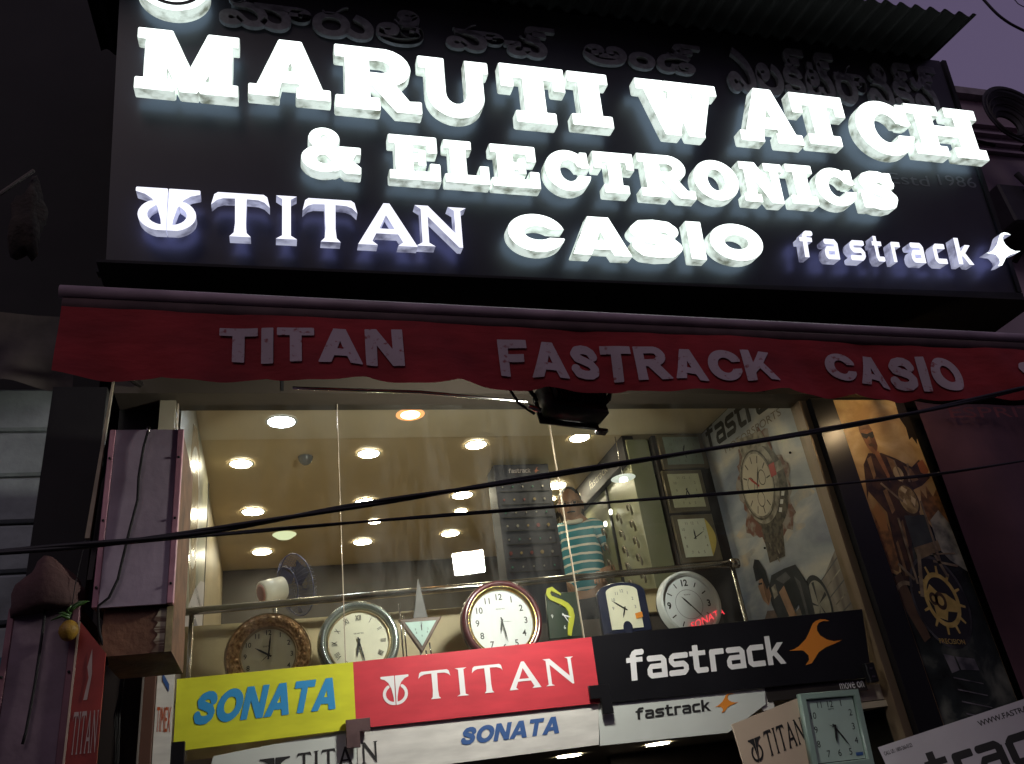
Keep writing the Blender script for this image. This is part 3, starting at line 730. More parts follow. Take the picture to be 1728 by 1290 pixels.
# white clock with maroon and gold rim
M_maroon = mat('maroon_rim', (.10, .018, .025), .25, noise=.2, scale=10, coat=.5)
M_brightgold = mat('bright_gold', (.72, .50, .20), .2, 1.0, noise=.1, scale=10)
t, F = round_clock('white dial clock with maroon and gold rim and bold numerals, showing half past six', .935, 2.226, .178, M_maroon, face=.82, dial=M_dialw)
ring('gold_band', F, .136, .150, M_brightgold, t, [(0, .004), (.5, .022), (1, .022)])
numerals(F, .107, .038, M_hand, t, .0005, bold=.012); hand(F, 193, .055, .008, M_hand, t, .004); hand(F, 170, .090, .006, M_hand, t, .006); hand(F, 95, .045, .0015, M_hand, t, .007)
text('small_print', 'quartz', F, -.020, .020, .050, .058, M_hand, t, c=.0006)
# large white clock at the right end
M_whiterim = mat('white_plastic', (.66, .68, .68), .25, noise=.05, scale=8, coat=.3)
t, F = round_clock('plain white clock with thin rim and bold 12, 3 and 9 at the rail end', 1.826, 2.240, .152, M_whiterim, face=.86, dial=M_dialw)
numerals(F, .100, .042, M_hand, t, .0005, only=(12, 3, 9), bold=.03)
for h in (1, 2, 4, 5, 7, 8, 10, 11):
    a = R(90 - 30 * h); d = Vector((math.cos(a), math.sin(a))); q = Vector((-d.y, d.x)) * .0025
    flat('hour_mark', F, [[tuple(d * .088 - q), tuple(d * .112 - q), tuple(d * .112 + q), tuple(d * .088 + q)]], M_hand, t, .0006)
flat('minute_ring', F, [disc_pts(0, 0, .068, n=48), disc_pts(0, 0, .066, n=48)], mat('grey_print', (.25, .25, .27), .5), t, .0005)
hand(F, 318, .050, .007, M_hand, t, .004); hand(F, 140, .098, .005, M_hand, t, .006); text('small_print', 'quartz', F, -.016, .016, .040, .047, M_hand, t, c=.0006)
text('neon_reflection_print', 'SONATA', Frame(F(0, 0, 0), (1, 0, .32), (-.32, 0, 1)), -.055, .135, -.105, -.075, lamp_mat('red_led_reflection', (1, .06, .08), 1.3), t, c=.012, bold=.0, shear=.3)  # reflection of red LED script, put on the clock as glowing print
# blue arched clock
t = thing('wall_clock', 'dark blue arched clock with cream dial and orange tag', 'clock', (1.5, .2, 2.13), 'clocks standing behind the window')
M_navyc = mat('navy_plastic', (.012, .016, .045), .3, noise=.1, scale=9, coat=.4)
FQ = Frame((1.50, .19, 2.14), (1, -.06, 0), (.02, .03, 1))
def arch(w, h, top, n=16, dx=0): return [(-w + dx, 0), (w + dx, 0)] + [(w * math.cos(math.pi * k / n) + dx, h + top * math.sin(math.pi * k / n)) for k in range(n + 1)]
prism('case', FQ, [arch(.110, .172, .046)], .03, M_navyc, t, z0=-.032, bevel=.004)
prism('dial', FQ, [[(x, y + .012) for x, y in arch(.074, .165, .028)]], .004, M_dial, t, z0=-.001)
numerals(Frame(FQ(0, .105, .0032), FQ.u, FQ.v), .06, .020, mat('grey_print2', (.2, .2, .2), .5), t, .0006, rx=.052, ry=.075, only=(12, 1, 2, 10, 11, 9, 3))
FQc = Frame(FQ(0, .100, .004), FQ.u, FQ.v)
hand(FQc, 305, .070, .006, M_hand, t, .002); hand(FQc, 200, .045, .006, M_hand, t, .003)
flat('price_tag', FQc, [[(.045, -.05), (.078, -.044), (.076, -.020), (.043, -.026)]], M_orange, t, .004)
flat('arch_mark', FQc, [disc_pts(.0, -.085, .022, .03, 18)], M_navyc, t, .0012)
# green wavy clock
t = thing('wall_clock', 'dark green tall clock with a yellow wave across its face', 'clock', (1.21, .2, 2.14), 'clocks standing behind the window')
FG = Frame((1.215, .20, 2.14))
prism('case', FG, [[(-.075, 0), (.070, 0), (.075, .19), (-.062, .19)]], .022, mat('dark_green_case', (.03, .045, .03), .35, noise=.2, scale=8), t, z0=-.022, bevel=.003)
wv = [(-.040 + .045 * math.cos(t_ * 2.6 + 1.2) + .055 * t_, .225 - .225 * t_) for t_ in [k / 16 for k in range(17)]]
wv = [(.0, .182), (-.020, .196), (-.038, .210), (-.052, .206), (-.058, .190), (-.050, .172), (-.030, .162), (-.004, .150), (.020, .134), (.034, .112), (.036, .088), (.028, .060), (.018, .030), (.012, .004)]
L_ = [(x, y) for x, y in wv]; Wd = [.004, .006, .009, .010, .010, .010, .010, .011, .012, .013, .013, .012, .010, .008]
lft = []; rgt = []
for i in range(len(L_)):
    d = Vector(L_[min(i + 1, len(L_) - 1)]) - Vector(L_[max(i - 1, 0)]); d.normalize(); q = Vector((-d.y, d.x)) * Wd[i]
    lft.append((L_[i][0] + q.x, L_[i][1] + q.y)); rgt.append((L_[i][0] - q.x, L_[i][1] - q.y))
prism('wave', FG, [lft + rgt[::-1]], .008, mat('yellow_green_wave', (.50, .50, .04), .4), t, z0=.001)
numerals(Frame(FG(-.002, .092), (1, 0, 0)), .05, .022, M_wprint, t, .0012, only=(12, 9, 6), bold=.0)
hand(Frame(FG(-.002, .092), (1, 0, 0)), 110, .035, .005, M_wprint, t, .010); hand(Frame(FG(-.002, .092), (1, 0, 0)), 150, .045, .004, M_wprint, t, .011)
# triangular pendulum clock
t = thing('wall_clock', 'wooden inverted triangle clock with a tall spike and hanging rods', 'clock', (.588, .2, 2.13), 'clocks standing behind the window')
FTr = Frame((.588, .2, 2.135))
M_walnut = mat('walnut', (.12, .055, .03), .4, noise=.4, scale=20, stretch=(1, 1, .2))
prism('case', FTr, [[(-.086, .130), (.084, .130), (-.003, -.002)]], .03, M_walnut, t, z0=-.03, bevel=.004)
prism('dial', FTr, [[(-.066, .117), (.064, .117), (-.002, .018)]], .003, mat('teal_dial', (.45, .62, .58), .4), t, z0=.001)
numerals(Frame(FTr(0, .085, .004)), .026, .013, M_hand, t, .0006, only=(12, 9, 3, 6, 4, 8), bold=.0)
hand(Frame(FTr(0, .085, .004)), 355, .022, .004, M_hand, t, .001); hand(Frame(FTr(0, .085, .004)), 2, .030, .003, M_hand, t, .002)
prism('spike', FTr, [[(-.028, .132), (.030, .132), (.003, .288)]], .02, mat('pewter', (.12, .11, .11), .55, .2), t, z0=-.025, bevel=.002)
for k, (dx, top, bot) in enumerate(((-.085, .20, -.02), (-.072, .15, -.02), (.03, .03, -.03), (.012, .0, -.03), (-.012, .0, -.03))):
    tube('rod', [(.588 + dx, .205, 2.135 + top), (.588 + dx + .004, .205, 2.135 + bot)], .0032, M_steel, t, 6)
# square pale green clock low at the right
t = thing('wall_clock', 'square pale green clock with large numerals at twenty past six, below the black board', 'clock', (2.2, -.1, 1.48))
FS = Frame((2.195, -.10, 1.640), (1, 0, -.02), (.10, 0, 1))
M_mint = mat('mint_plastic', (.27, .38, .33), .3, noise=.08, scale=8, coat=.3)
prism('case', FS, [rc(-.138, -.150, .138, .137), rc(-.118, -.128, .118, .118)], .03, M_mint, t, z0=-.02, bevel=.003)
prism('back', FS, [rc(-.118, -.128, .118, .118)], .01, M_matte, t, z0=-.022)
prism('dial', FS, [rc(-.112, -.122, .112, .112)], .003, mat('mint_dial', (.38, .50, .44), .5, noise=.06), t, z0=-.008)
numerals(FS, .09, .036, M_hand, t, -.0044, rx=.090, ry=.094, bold=.0)
hand(FS, 186, .062, .010, M_hand, t, .0); hand(FS, 145, .090, .007, M_hand, t, .001); hand(FS, 296, .035, .002, M_hand, t, .002)
text('small_print', 'quartz', FS, -.014, .014, .068, .076, M_hand, t, c=-.0044)
flat('price_tag', FS, [rc(.072, -.110, .105, -.098)], M_navy, t, -.003)
# framed clocks on the return wall
rw = box('return_panel', 2.255, 2.608, 1.03, 1.07, 1.81, 3.465, M_dark); tag(rw, 'dark brown panel holding three square clocks beside the watch poster', 'panel')
def framed(label, x0, x1, z0, z1, sh, dialm, h, mi, arc=False):
    t = thing('framed_clock', label, 'clock', ((x0 + x1) / 2, 1.0, z0), 'square clocks stacked on the dark panel')
    F = Frame(((x0 + x1) / 2, 1.0, (z0 + z1) / 2), (1, 0, 0)); w, hh = (x1 - x0) / 2, (z1 - z0) / 2
    prism('case', F, [rc(-w, -hh, w, hh)], .025, mat('dull_frame', (.16, .13, .08), .4, .3, noise=.3), t, z0=-.026, bevel=.003)
    prism('dial', F, [rc(-w * .8, -hh * .82, w * (.55 if arc else .8), hh * .82)], .004, dialm, t, z0=.0005)
    if arc: prism('side_curve', F, [[(w * .55, -hh * .82)] + [(w * .55 + w * .36 * math.sin(math.pi * k / 12), -hh * .82 + 1.64 * hh * k / 12) for k in range(13)]], .006, mat('yellow_wood', (.60, .45, .10), .4), t, z0=.0005)
    cx = -w * .12 if arc else 0
    numerals(Frame(F(cx, 0, 0)), .07, .024, mat('dim_print', (.15, .14, .10), .5), t, .0052, rx=w * .52, ry=hh * .64, bold=0)
    hand(Frame(F(cx, 0, 0)), h, hh * .38, .008, M_hand, t, .007); hand(Frame(F(cx, 0, 0)), mi, hh * .55, .005, M_hand, t, .008)
framed('dim grey square clock, topmost on the dark panel', 2.28, 2.585, 3.235, 3.458, 0, mat('dim_dial', (.20, .24, .19), .5, noise=.2), 20, 170)
framed('cream square clock in the middle of the dark panel', 2.262, 2.52, 2.955, 3.215, 0, mat('aged_dial', (.50, .48, .30), .5, noise=.15), 160, 200)
framed('cream clock with a yellow curved side, lowest on the dark panel', 2.262, 2.52, 2.650, 2.930, 0, mat('pale_dial', (.66, .66, .50), .5, noise=.08), 0, 60, True)

# ================================================================== RAIL, FAN, LIGHTS, DISPLAY
rl = thing('hand_rail', 'polished steel rail running behind the clocks across the loft', 'rail', (1, .38, 1.8))
tube('top_tube', [(-.395, .38, 2.400), (1.0, .38, 2.432), (2.22, .38, 2.462)], .0165, M_steel, rl, 14)
for x, z in ((-.33, 2.40), (2.20, 2.46)): tube('post', [(x, .38, 1.80), (x, .38, z - .016)], .010, M_steel, rl, 10)
tube('wall_socket', [(2.195, .38, 2.461), (2.235, .38, 2.462)], .026, M_steel, rl, 12)
# low partition and cartons behind the rail
pt = box('loft_partition', -.395, 1.05, .62, .66, 1.805, 2.395, M_tan); tag(pt, 'low tan partition standing behind the rail and round clocks', 'partition')
pt = box('loft_partition', 1.055, 2.24, .66, .70, 1.805, 2.30, mat('dark_cabinet', (.06, .045, .035), .45, noise=.3, scale=5)); tag(pt, 'low dark cabinet behind the blue and white clocks', 'cabinet')
for k, (x0, x1, z0, z1, lb) in enumerate(((1.09, 1.23, 2.302, 2.40, 'small brown carton beside the maroon rimmed clock'), (1.62, 1.90, 2.302, 2.42, 'wide tan carton behind the white clock'))):
    c_ = thing('carton', lb, 'box', ((x0 + x1) / 2, .68, z0)); box('body', x0, x1, .61, .71, z0, z1, M_tan, c_, .003); box('tape', (x0 + x1) / 2 - .01, (x0 + x1) / 2 + .01, .608, .609, z0, z1, M_cream, c_)
# downlights
M_lamp = lamp_mat('downlight_glow', (1.0, .88, .64), 80)
M_lampw = lamp_mat('warm_downlight_glow', (1.0, .50, .20), 16)
M_lampc = lamp_mat('cool_downlight_glow', (.86, .93, 1.0), 60)
def downlight(x, y, z, label, m, rad=.052, group='round downlights in the loft ceiling', trim=None):
    t = thing('downlight', label, 'ceiling light', (x, y, z), group)
    F = Frame((x, y, z), (1, 0, 0), (0, 1, 0))      # normal up
    D = Frame((x, y, z), (1, 0, 0), (0, -1, 0))     # normal down
    ring('trim_ring', D, rad * .98, rad * (1.5 if trim else 1.22), trim or M_whiterim, t, [(0, .001), (.3, .006), (1, .0)], 32)
    prism('diffuser', D, [disc_pts(0, 0, rad, n=28)], .002, m, t, z0=.0015)
    return t
DL = [(-.193, 1.417, 'leftmost downlight of the front row'), (.535, 1.303, 'second downlight of the front row, right of the camera dome'), (1.17, 1.198, 'third downlight of the front row, left of the tower display'), (1.813, 1.114, 'rightmost downlight of the front row, under the floodlight'),
 (-.143, 2.242, 'leftmost downlight of the middle row'), (.595, 2.133, 'middle row downlight just above the thick cable, beside the glass joint'), (1.255, 2.057, 'middle row downlight left of the tower display'), (1.906, 1.928, 'middle row downlight above the shopkeeper'),
 (-.096, 3.147, 'leftmost downlight of the back row, above the fan'), (.654, 3.014, 'back row downlight right of the glass joint'), (1.327, 2.907, 'back row downlight below the tower display side')]
for x, y, lb in DL: downlight(x, y, 3.4975, lb, M_lamp, .060 if y < 1.8 else .068)
for x, y, lb in ((1.943, 2.203, 'small added disc for a reflected downlight beside the head of the shopkeeper'), (.697, 2.548, 'small added disc for a reflected downlight between middle and back rows, centre'), (1.311, 2.388, 'faint small added disc for a reflected downlight between the two cables')):  # reflected duplicates of the downlights, added as glowing discs
    downlight(x, y, 3.4975, lb, M_lamp, .042)
downlight(.029, .796, 3.4695, 'large cool white downlight nearest the glass at the upper left', M_lampc, .068)
downlight(.701, .720, 3.4695, 'glaring orange downlight near the lintel, above centre', M_lampw, .052, trim=lamp_mat('orange_halo_ring', (1.0, .40, .14), 1.5))  # glowing trim ring imitates the orange halo around this lamp
t = thing('dome_camera', 'small grey dome camera on the ceiling between two front downlights', 'security camera', (.15, 1.36, 3.497))
ring('dome', Frame((.17, 1.34, 3.497), (1, 0, 0), (0, -1, 0)), 0.0005, .045, mat('grey_dome', (.12, .12, .12), .2, coat=.5), t, [(0, .05), (.35, .047), (.7, .034), (.9, .02), (1, 0.0)], 24)
t = thing('ceiling_disc_lamp', 'flat pale green disc lamp at the back of the ceiling left of centre', 'ceiling light', (.066, 2.757, 3.497))
ring('shade', Frame((.066, 2.757, 3.497), (1, 0, 0), (0, -1, 0)), .0005, .085, lamp_mat('dim_disc', (.8, .85, .5), 1.0), t, [(0, .03), (.6, .025), (1, 0)], 28)
for x, y, lb in ((1.764, .704, 'right downlight in the low entrance ceiling under the pale boards'), (1.334, .767, 'left downlight in the low entrance ceiling under the white board with navy capitals')):
    downlight(x, y, 1.7035, lb, M_lamp, .062, 'downlights in the entrance ceiling')
box('entrance_shutter_box', 1.70, 2.60, 1.2, 1.25, 1.2, 1.70, M_dark, fac)
# pedestal fan
fn = thing('pedestal_fan', 'white motor pedestal fan with blue cage seen from behind at left', 'fan', (.02, 1.0, 1.8))
fd = Vector((.86, .42, .28)).normalized()
FFn = Frame((.0, 1.0, 2.633), fd.orthogonal(), fd.cross(fd.orthogonal()))
if FFn.n.dot(fd) < 0: FFn.n = -FFn.n
tube('motor', [Vector((.0, 1.0, 2.633)) - fd * .075, Vector((.0, 1.0, 2.633)) - fd * .07, Vector((.0, 1.0, 2.633)) + fd * .045, Vector((.0, 1.0, 2.633)) + fd * .05], [.045, .058, .058, .04], mat('white_enamel', (.70, .66, .55), .3), fn, 18)
tube('back_cap', [Vector((.0, 1.0, 2.633)) - fd * .082, Vector((.0, 1.0, 2.633)) - fd * .076], [.03, .046], mat('brown_cap', (.25, .10, .07), .4), fn, 16)
cgc = Vector((.0, 1.0, 2.633)) + fd * .085
M_cage = mat('blue_wire', (.06, .065, .14), .4, .3, noise=.1)
u_, w_ = fd.orthogonal().normalized(), fd.cross(fd.orthogonal()).normalized()
bm = bmesh.new()
for k in range(44):
    a = 2 * math.pi * k / 44; d = math.cos(a) * u_ + math.sin(a) * w_
    add_tube(bm, [cgc + d * .03 - fd * .02, cgc + d * .10 - fd * .015, cgc + d * .15 + fd * .015, cgc + d * .158 + fd * .04, cgc + d * .13 + fd * .075, cgc + d * .03 + fd * .085], .0011, 4, False)
for rr_, of in ((.158, .04), (.10, -.015)):
    add_tube(bm, [cgc + (math.cos(2 * math.pi * k / 40) * u_ + math.sin(2 * math.pi * k / 40) * w_) * rr_ + fd * of for k in range(41)], .003, 6, False)
bm_obj('cage', bm, M_cage, fn)
for k in range(3):
    a = 2 * math.pi * k / 3; d = math.cos(a) * u_ + math.sin(a) * w_; e = -math.sin(a) * u_ + math.cos(a) * w_
    mesh('blade', [cgc + d * .02 + fd * .02, cgc + d * .14 - e * .06 + fd * .01, cgc + d * .145 + e * .03 + fd * .04, cgc + d * .03 + e * .03 + fd * .04], [(0, 1, 2, 3)], mat('blue_blade', (.03, .035, .10), .3), fn)
tube('pole', [(.0, 1.0, 2.575), (.0, 1.0, 1.82)], .012, M_steel, fn, 8)
tube('neck', [(.0, 1.0, 2.60), (.0, 1.0, 2.555)], .022, M_whiterim, fn, 10)
tube('base', [(.0, 1.0, 1.80), (.0, 1.0, 1.825), (.0, 1.0, 1.84)], [.16, .15, .02], M_whiterim, fn, 24)
# tower display of small watches
tw = thing('display_tower', 'dark blue tower display of small watches, left of the shopkeeper', 'display stand', (1.5, 1.45, 1.8))
M_tower = mat('tower_blue', (.013, .014, .024), .6, noise=.3, scale=5)
bm = bmesh.new(); add_box(bm, 1.325, 1.690, 1.42, 1.60, 1.80, 3.455, .004); bm_obj('cabinet', bm, M_tower, tw)
FTW = Frame((0, 1.4185, 0))
word('lettering', 'fast', 'fastrack', FTW, 1.42, 1.565, 3.395, 3.425, mat('faded_print', (.30, .26, .26), .5), tw, gap=.1, shear=.1)
flat('star_emblem', FTW, fit(STAR, 1.585, 1.625, 3.39, 3.43), mat('faded_orange', (.35, .10, .05), .5), tw)
M_wt = [mat('tiny_silver', (.30, .28, .24), .4, .5), mat('tiny_gold', (.28, .20, .09), .4, .5), mat('tiny_green', (.03, .14, .09), .4), mat('tiny_red', (.14, .03, .03), .4)]
for r_ in range(7):
    z = 3.30 - .085 * r_
    for c_ in range(5):
        x = 1.365 + .066 * c_; q = M_wt[(r_ * 3 + c_ * 2) % 4 if random.random() < .6 else 0]
        s_ = random.uniform(.006, .012) if r_ % 2 else .005
        prism('small_watch', FTW, [disc_pts(x, z, s_, s_ * 1.15, 10)], .008, q, tw, z0=.001)
    box('shelf_edge', 1.345, 1.670, 1.412, 1.4185, z - .032, z - .027, M_matte, tw)
# glass cabinets along the right side of the loft
cb = thing('wall_cabinet', 'tall glass fronted cabinet run with pale shelves behind the shopkeeper', 'cabinet', (2.15, 1.1, 1.8))
box('side_panel', 2.10, 2.245, 1.075, 1.09, 1.81, 3.46, M_olive, cb)
for k in range(5):
    y0 = 1.10 + k * .48
    box('door_panel', 2.125, 2.15, y0, y0 + .455, 1.81, 3.33, M_olive, cb)
    box('upright', 2.112, 2.150, y0 + .457, y0 + .477, 1.81, 3.33, M_black, cb)
box('fascia', 2.085, 2.16, 1.095, 3.55, 3.335, 3.495, M_dark, cb)
FC = Frame((2.0845, 3.5, 0), (0, -1, 0), (0, 0, 1))
for s, a, b in (('TITAN', 1.25, 1.55), ('SONATA', .75, 1.08), ('fastrack', 1.75, 2.1)): text('lettering', s, FC, a, b, 3.385, 3.445, mat('faded_gold_print', (.35, .30, .2), .4), cb)
M_loop = mat('chrome_bracelet', (.25, .22, .17), .3, .6)
for ky, y in enumerate((1.20, 1.38, 1.66, 1.84, 2.14)):
    for kz in range(6):
        z = 3.05 - kz * .105
        a_ = [(2.098 - .02 * math.sin(q * .7), y + .035 * math.cos(q), z + .03 * math.sin(q)) for q in [2 * math.pi * j / 10 * .85 for j in range(11)]]
        tube('watch_bracelet', a_, .007, M_loop, cb, 5)
for y, z, r_ in ((1.62, 3.10, .018), (1.50, 3.14, .018)):
    prism('spot_lamp', Frame((2.10, y, z), (0, -1, 0)), [disc_pts(0, 0, r_, n=14)], .01, lamp_mat('cabinet_spot', (1, .95, .75), 6), cb, z0=.001)
t = thing('saucer_lamp', 'white saucer lamp hanging before the glass cabinets', 'lamp', (2.02, 1.05, 3.2))
ring('shade', Frame((2.02, 1.05, 3.195), (1, 0, 0), (0, -1, 0)), .0005, .075, mat('enamel_shade', (.75, .78, .75), .3, emit=(.8, .9, .8), estr=.5), t, [(0, .0), (.35, .0), (.4, -.012), (1, .0)], 28)
prism('bulb', Frame((2.02, 1.05, 3.19), (1, 0, 0), (0, -1, 0)), [disc_pts(0, 0, .026, n=18)], .012, lamp_mat('saucer_bulb', (1, .95, .8), 6), t, z0=0)
tube('stem', [(2.02, 1.05, 3.20), (2.02, 1.05, 3.47)], .003, M_steel, t, 6)

# ================================================================== SHOPKEEPER
def skin_body(name, verts, edges, radii, m, parent, sub=2, root=0):
    me = bpy.data.meshes.new('b'); me.from_pydata(verts, edges, []); me.update()
    ob = bpy.data.objects.new('b', me); COL.objects.link(ob)
    ob.modifiers.new('s', 'SKIN')
    for i, r_ in enumerate(radii):
        me.skin_vertices[0].data[i].radius = r_ if isinstance(r_, tuple) else (r_, r_)
        me.skin_vertices[0].data[i].use_root = (i == root)
    sb = ob.modifiers.new('u', 'SUBSURF'); sb.levels = sub; sb.render_levels = sub
    bpy.context.view_layer.update()
    out = bpy.data.meshes.new_from_object(ob.evaluated_get(bpy.context.evaluated_depsgraph_get()))
    bpy.data.objects.remove(ob); out.materials.clear(); out.name = name
    out.polygons.foreach_set('use_smooth', [True] * len(out.polygons))
    return link(name, out, m, parent)
PX, PY, PZ = 1.985, 1.86, 1.80
man = thing('person', 'man in a teal and white striped polo shirt standing on the loft, looking down', 'person', (PX, PY, PZ))
M_skin = mat('brown_skin', (.30, .165, .10), .5, noise=.15, scale=20)
H = 1.62 / 1.70
YW = R(-24); CY, SY = math.cos(YW), math.sin(YW)
def P_(x, y, z): return (PX + (x * CY - y * SY) * H, PY + (x * SY + y * CY) * H, PZ + z * H)
V = [P_(0, 0, .92), P_(0, .01, 1.10), P_(0, .0, 1.30), P_(0, -.01, 1.42), P_(-.01, -.02, 1.50), P_(-.015, -.035, 1.58),
     P_(-.185, 0, 1.37), P_(-.27, .02, 1.10), P_(-.17, -.18, 1.02), P_(.185, 0, 1.37), P_(.275, .03, 1.10), P_(.12, -.20, 1.03),
     P_(-.09, 0, .86), P_(-.10, -.01, .48), P_(-.10, 0, .09), P_(-.10, -.14, .04), P_(.09, 0, .86), P_(.10, -.01, .48), P_(.10, 0, .09), P_(.10, -.14, .04)]
Ed = [(0, 1), (1, 2), (2, 3), (3, 4), (4, 5), (3, 6), (6, 7), (7, 8), (3, 9), (9, 10), (10, 11), (0, 12), (12, 13), (13, 14), (14, 15), (0, 16), (16, 17), (17, 18), (18, 19)]
Ra = [(.13, .10), (.13, .11), (.145, .10), (.09, .07), (.052, .052), (.055, .055), .058, .046, .032, .058, .046, .032, .085, .056, .040, .032, .085, .056, .040, .032]
skin_body('body', V, Ed, Ra, M_skin, man)
# head: a shaped egg with brow, nose, chin, lips
hc = Vector(P_(-.02, -.04, 1.585)); turn = Matrix.Rotation(R(-22), 3, 'Z') @ Matrix.Rotation(R(12), 3, 'X')
bm = bmesh.new(); bmesh.ops.create_uvsphere(bm, u_segments=32, v_segments=24, radius=1)
for q in bm.verts:
    x, y, z = q.co
    HS = 1.10
    w = 1 - .20 * max(0, -z) ** 1.2
    fx, fy, fz = x * .073 * w, y * .092 * (1 - .12 * max(0, -z)), z * .116
    if y < -.3:
        fy -= .018 * math.exp(-((x / .16) ** 2 + ((z + .12) / .20) ** 2))
        fy -= .006 * math.exp(-((x / .45) ** 2 + ((z - .22) / .10) ** 2))
        fy += .006 * math.exp(-(((abs(x) - .36) / .18) ** 2 + ((z - .06) / .10) ** 2))
        fy -= .005 * math.exp(-((x / .28) ** 2 + ((z + .45) / .08) ** 2))
        fy -= .008 * math.exp(-((x / .3) ** 2 + ((z + .85) / .15) ** 2))
    q.co = hc + turn @ (Vector((fx, fy, fz)) * HS)
bm_obj('head', bm, M_skin, man, True)
def on_head(x, y, z): return hc + turn @ (Vector((x, y, z)) * 1.10)
for s in (-1, 1):
    bm = bmesh.new(); bmesh.ops.create_uvsphere(bm, u_segments=12, v_segments=8, radius=1)
    for q in bm.verts: q.co = on_head(s * .076 + q.co.x * .008, .008 + q.co.y * .018, -.005 + q.co.z * .030)
    bm_obj('ear', bm, M_skin, man, True)
    bm = bmesh.new(); bmesh.ops.create_uvsphere(bm, u_segments=10, v_segments=8, radius=1)
    for q in bm.verts: q.co = on_head(s * .029 + q.co.x * .012, -.080 + q.co.y * .008, .008 + q.co.z * .008)
    bm_obj('eye', bm, M_hand, man, True)
bm = bmesh.new(); bmesh.ops.create_uvsphere(bm, u_segments=28, v_segments=18, radius=1)
for q in bm.verts:
    x, y, z = q.co; q.co = on_head(x * .077, y * .095 + .010, z * .115 + .008)
bmesh.ops.delete(bm, geom=[q for q in bm.verts if (turn.inverted() @ (q.co - hc)).z < .02 + max(0, -(turn.inverted() @ (q.co - hc)).y) * .80], context='VERTS')
bm_obj('hair', bm, mat('grey_black_hair', (.03, .028, .026), .7, noise=.4, scale=60), man, True)
bm = bmesh.new()
for k in range(-6, 7):
    pass
add_tube(bm, [on_head(.028 * math.sin(a), -.0965 + .012 * (1 - math.cos(a)), -.047 - .006 * (1 - math.cos(a))) for a in [R(-70 + 14 * k) for k in range(11)]], [.002, .004, .006, .006, .006, .005, .006, .006, .006, .004, .002], 8)
bm_obj('moustache', bm, M_hand, man, True)
bm = bmesh.new()
for s in (-1, 1): add_tube(bm, [on_head(s * .031 + .020 * math.cos(a), -.098, .006 + .014 * math.sin(a)) for a in [2 * math.pi * k / 14 for k in range(15)]], .0016, 5, False)
add_tube(bm, [on_head(-.011, -.099, .010), on_head(.011, -.099, .010)], .0016, 5)
for s in (-1, 1): add_tube(bm, [on_head(s * .051, -.096, .010), on_head(s * .076, -.02, .010), on_head(s * .079, .01, .004)], .0016, 5)
bm_obj('spectacles', bm, M_hand, man)
# polo shirt: own skin slightly larger than the torso, with short sleeves
def stripe_mat():
    m = bpy.data.materials.new('striped_polo'); m.use_nodes = True
    n, l = m.node_tree.nodes, m.node_tree.links; b = n['Principled BSDF']; b.inputs['Roughness'].default_value = .8
    tc = n.new('ShaderNodeTexCoord'); wv_ = n.new('ShaderNodeTexWave'); wv_.bands_direction = 'Z'; wv_.inputs['Scale'].default_value = 5.6; wv_.inputs['Distortion'].default_value = .6; wv_.inputs['Detail Scale'].default_value = 2
    cr = n.new('ShaderNodeValToRGB'); cr.color_ramp.interpolation = 'LINEAR'
    cr.color_ramp.elements[0].position = .80; cr.color_ramp.elements[0].color = (.03, .20, .25, 1)
    cr.color_ramp.elements[1].position = .86; cr.color_ramp.elements[1].color = (.62, .62, .55, 1)
    l.new(tc.outputs['Object'], wv_.inputs[0]); l.new(wv_.outputs[0], cr.inputs[0]); l.new(cr.outputs[0], b.inputs['Base Color'])
    return m
V2 = [P_(0, 0, .90), P_(0, .01, 1.10), P_(0, .0, 1.30), P_(0, -.01, 1.43), P_(-.18, 0, 1.375), P_(-.262, .015, 1.15), P_(.18, 0, 1.375), P_(.266, .02, 1.15)]
skin_body('polo_shirt', V2, [(0, 1), (1, 2), (2, 3), (3, 4), (4, 5), (3, 6), (6, 7)], [(.150, .130), (.150, .135), (.158, .122), (.105, .088), .076, .074, .076, .074], stripe_mat(), man)
M_collar = mat('cream_collar', (.62, .60, .50), .8)
bm = bmesh.new()
add_tube(bm, [P_(-.01 + .068 * math.cos(a), -.02 + .068 * math.sin(a) - (.02 if math.sin(a) < -.6 else 0), 1.475 - .035 * max(0, -math.sin(a))) for a in [2 * math.pi * k / 20 for k in range(21)]], .015, 8, False)
bm_obj('collar', bm, M_collar, man, True)
M_trs = mat('dark_trousers', (.03, .03, .04), .8)
skin_body('trousers', [P_(0, 0, .93), P_(-.09, 0, .84), P_(-.10, -.01, .48), P_(-.10, 0, .10), P_(.09, 0, .84), P_(.10, -.01, .48), P_(.10, 0, .10)], [(0, 1), (1, 2), (2, 3), (0, 4), (4, 5), (5, 6)], [(.165, .135), .105, .075, .062, .105, .075, .062], M_trs, man)
for s, hx, hy, hz in ((-1, -.17, -.18, 1.02), (1, .12, -.20, 1.03)):
    base = Vector(P_(hx, hy, hz)); dv = Vector((-s * .5, -.75, -.42)).normalized(); sv = dv.cross(Vector((0, 0, 1))).normalized(); nv = sv.cross(dv)
    V3, E3, R3 = [base - dv * .01, base + dv * .045], [(0, 1)], [(.030, .020), (.036, .017)]
    for k, ln in enumerate((.062, .072, .066, .050)):
        of = sv * (.027 - .018 * k) ; i0 = len(V3)
        V3 += [base + dv * .075 + of, base + dv * (.075 + ln * .55) + of - nv * .012, base + dv * (.075 + ln * .85) + of - nv * .035]
        E3 += [(1, i0), (i0, i0 + 1), (i0 + 1, i0 + 2)]; R3 += [.010, .009, .007]
    i0 = len(V3); V3 += [base + dv * .035 + sv * .040, base + dv * .070 + sv * .052 - nv * .012]; E3 += [(0, i0), (i0, i0 + 1)]; R3 += [.012, .009]
    skin_body('hand', [tuple(q) for q in V3], E3, R3, M_skin, man, 1)

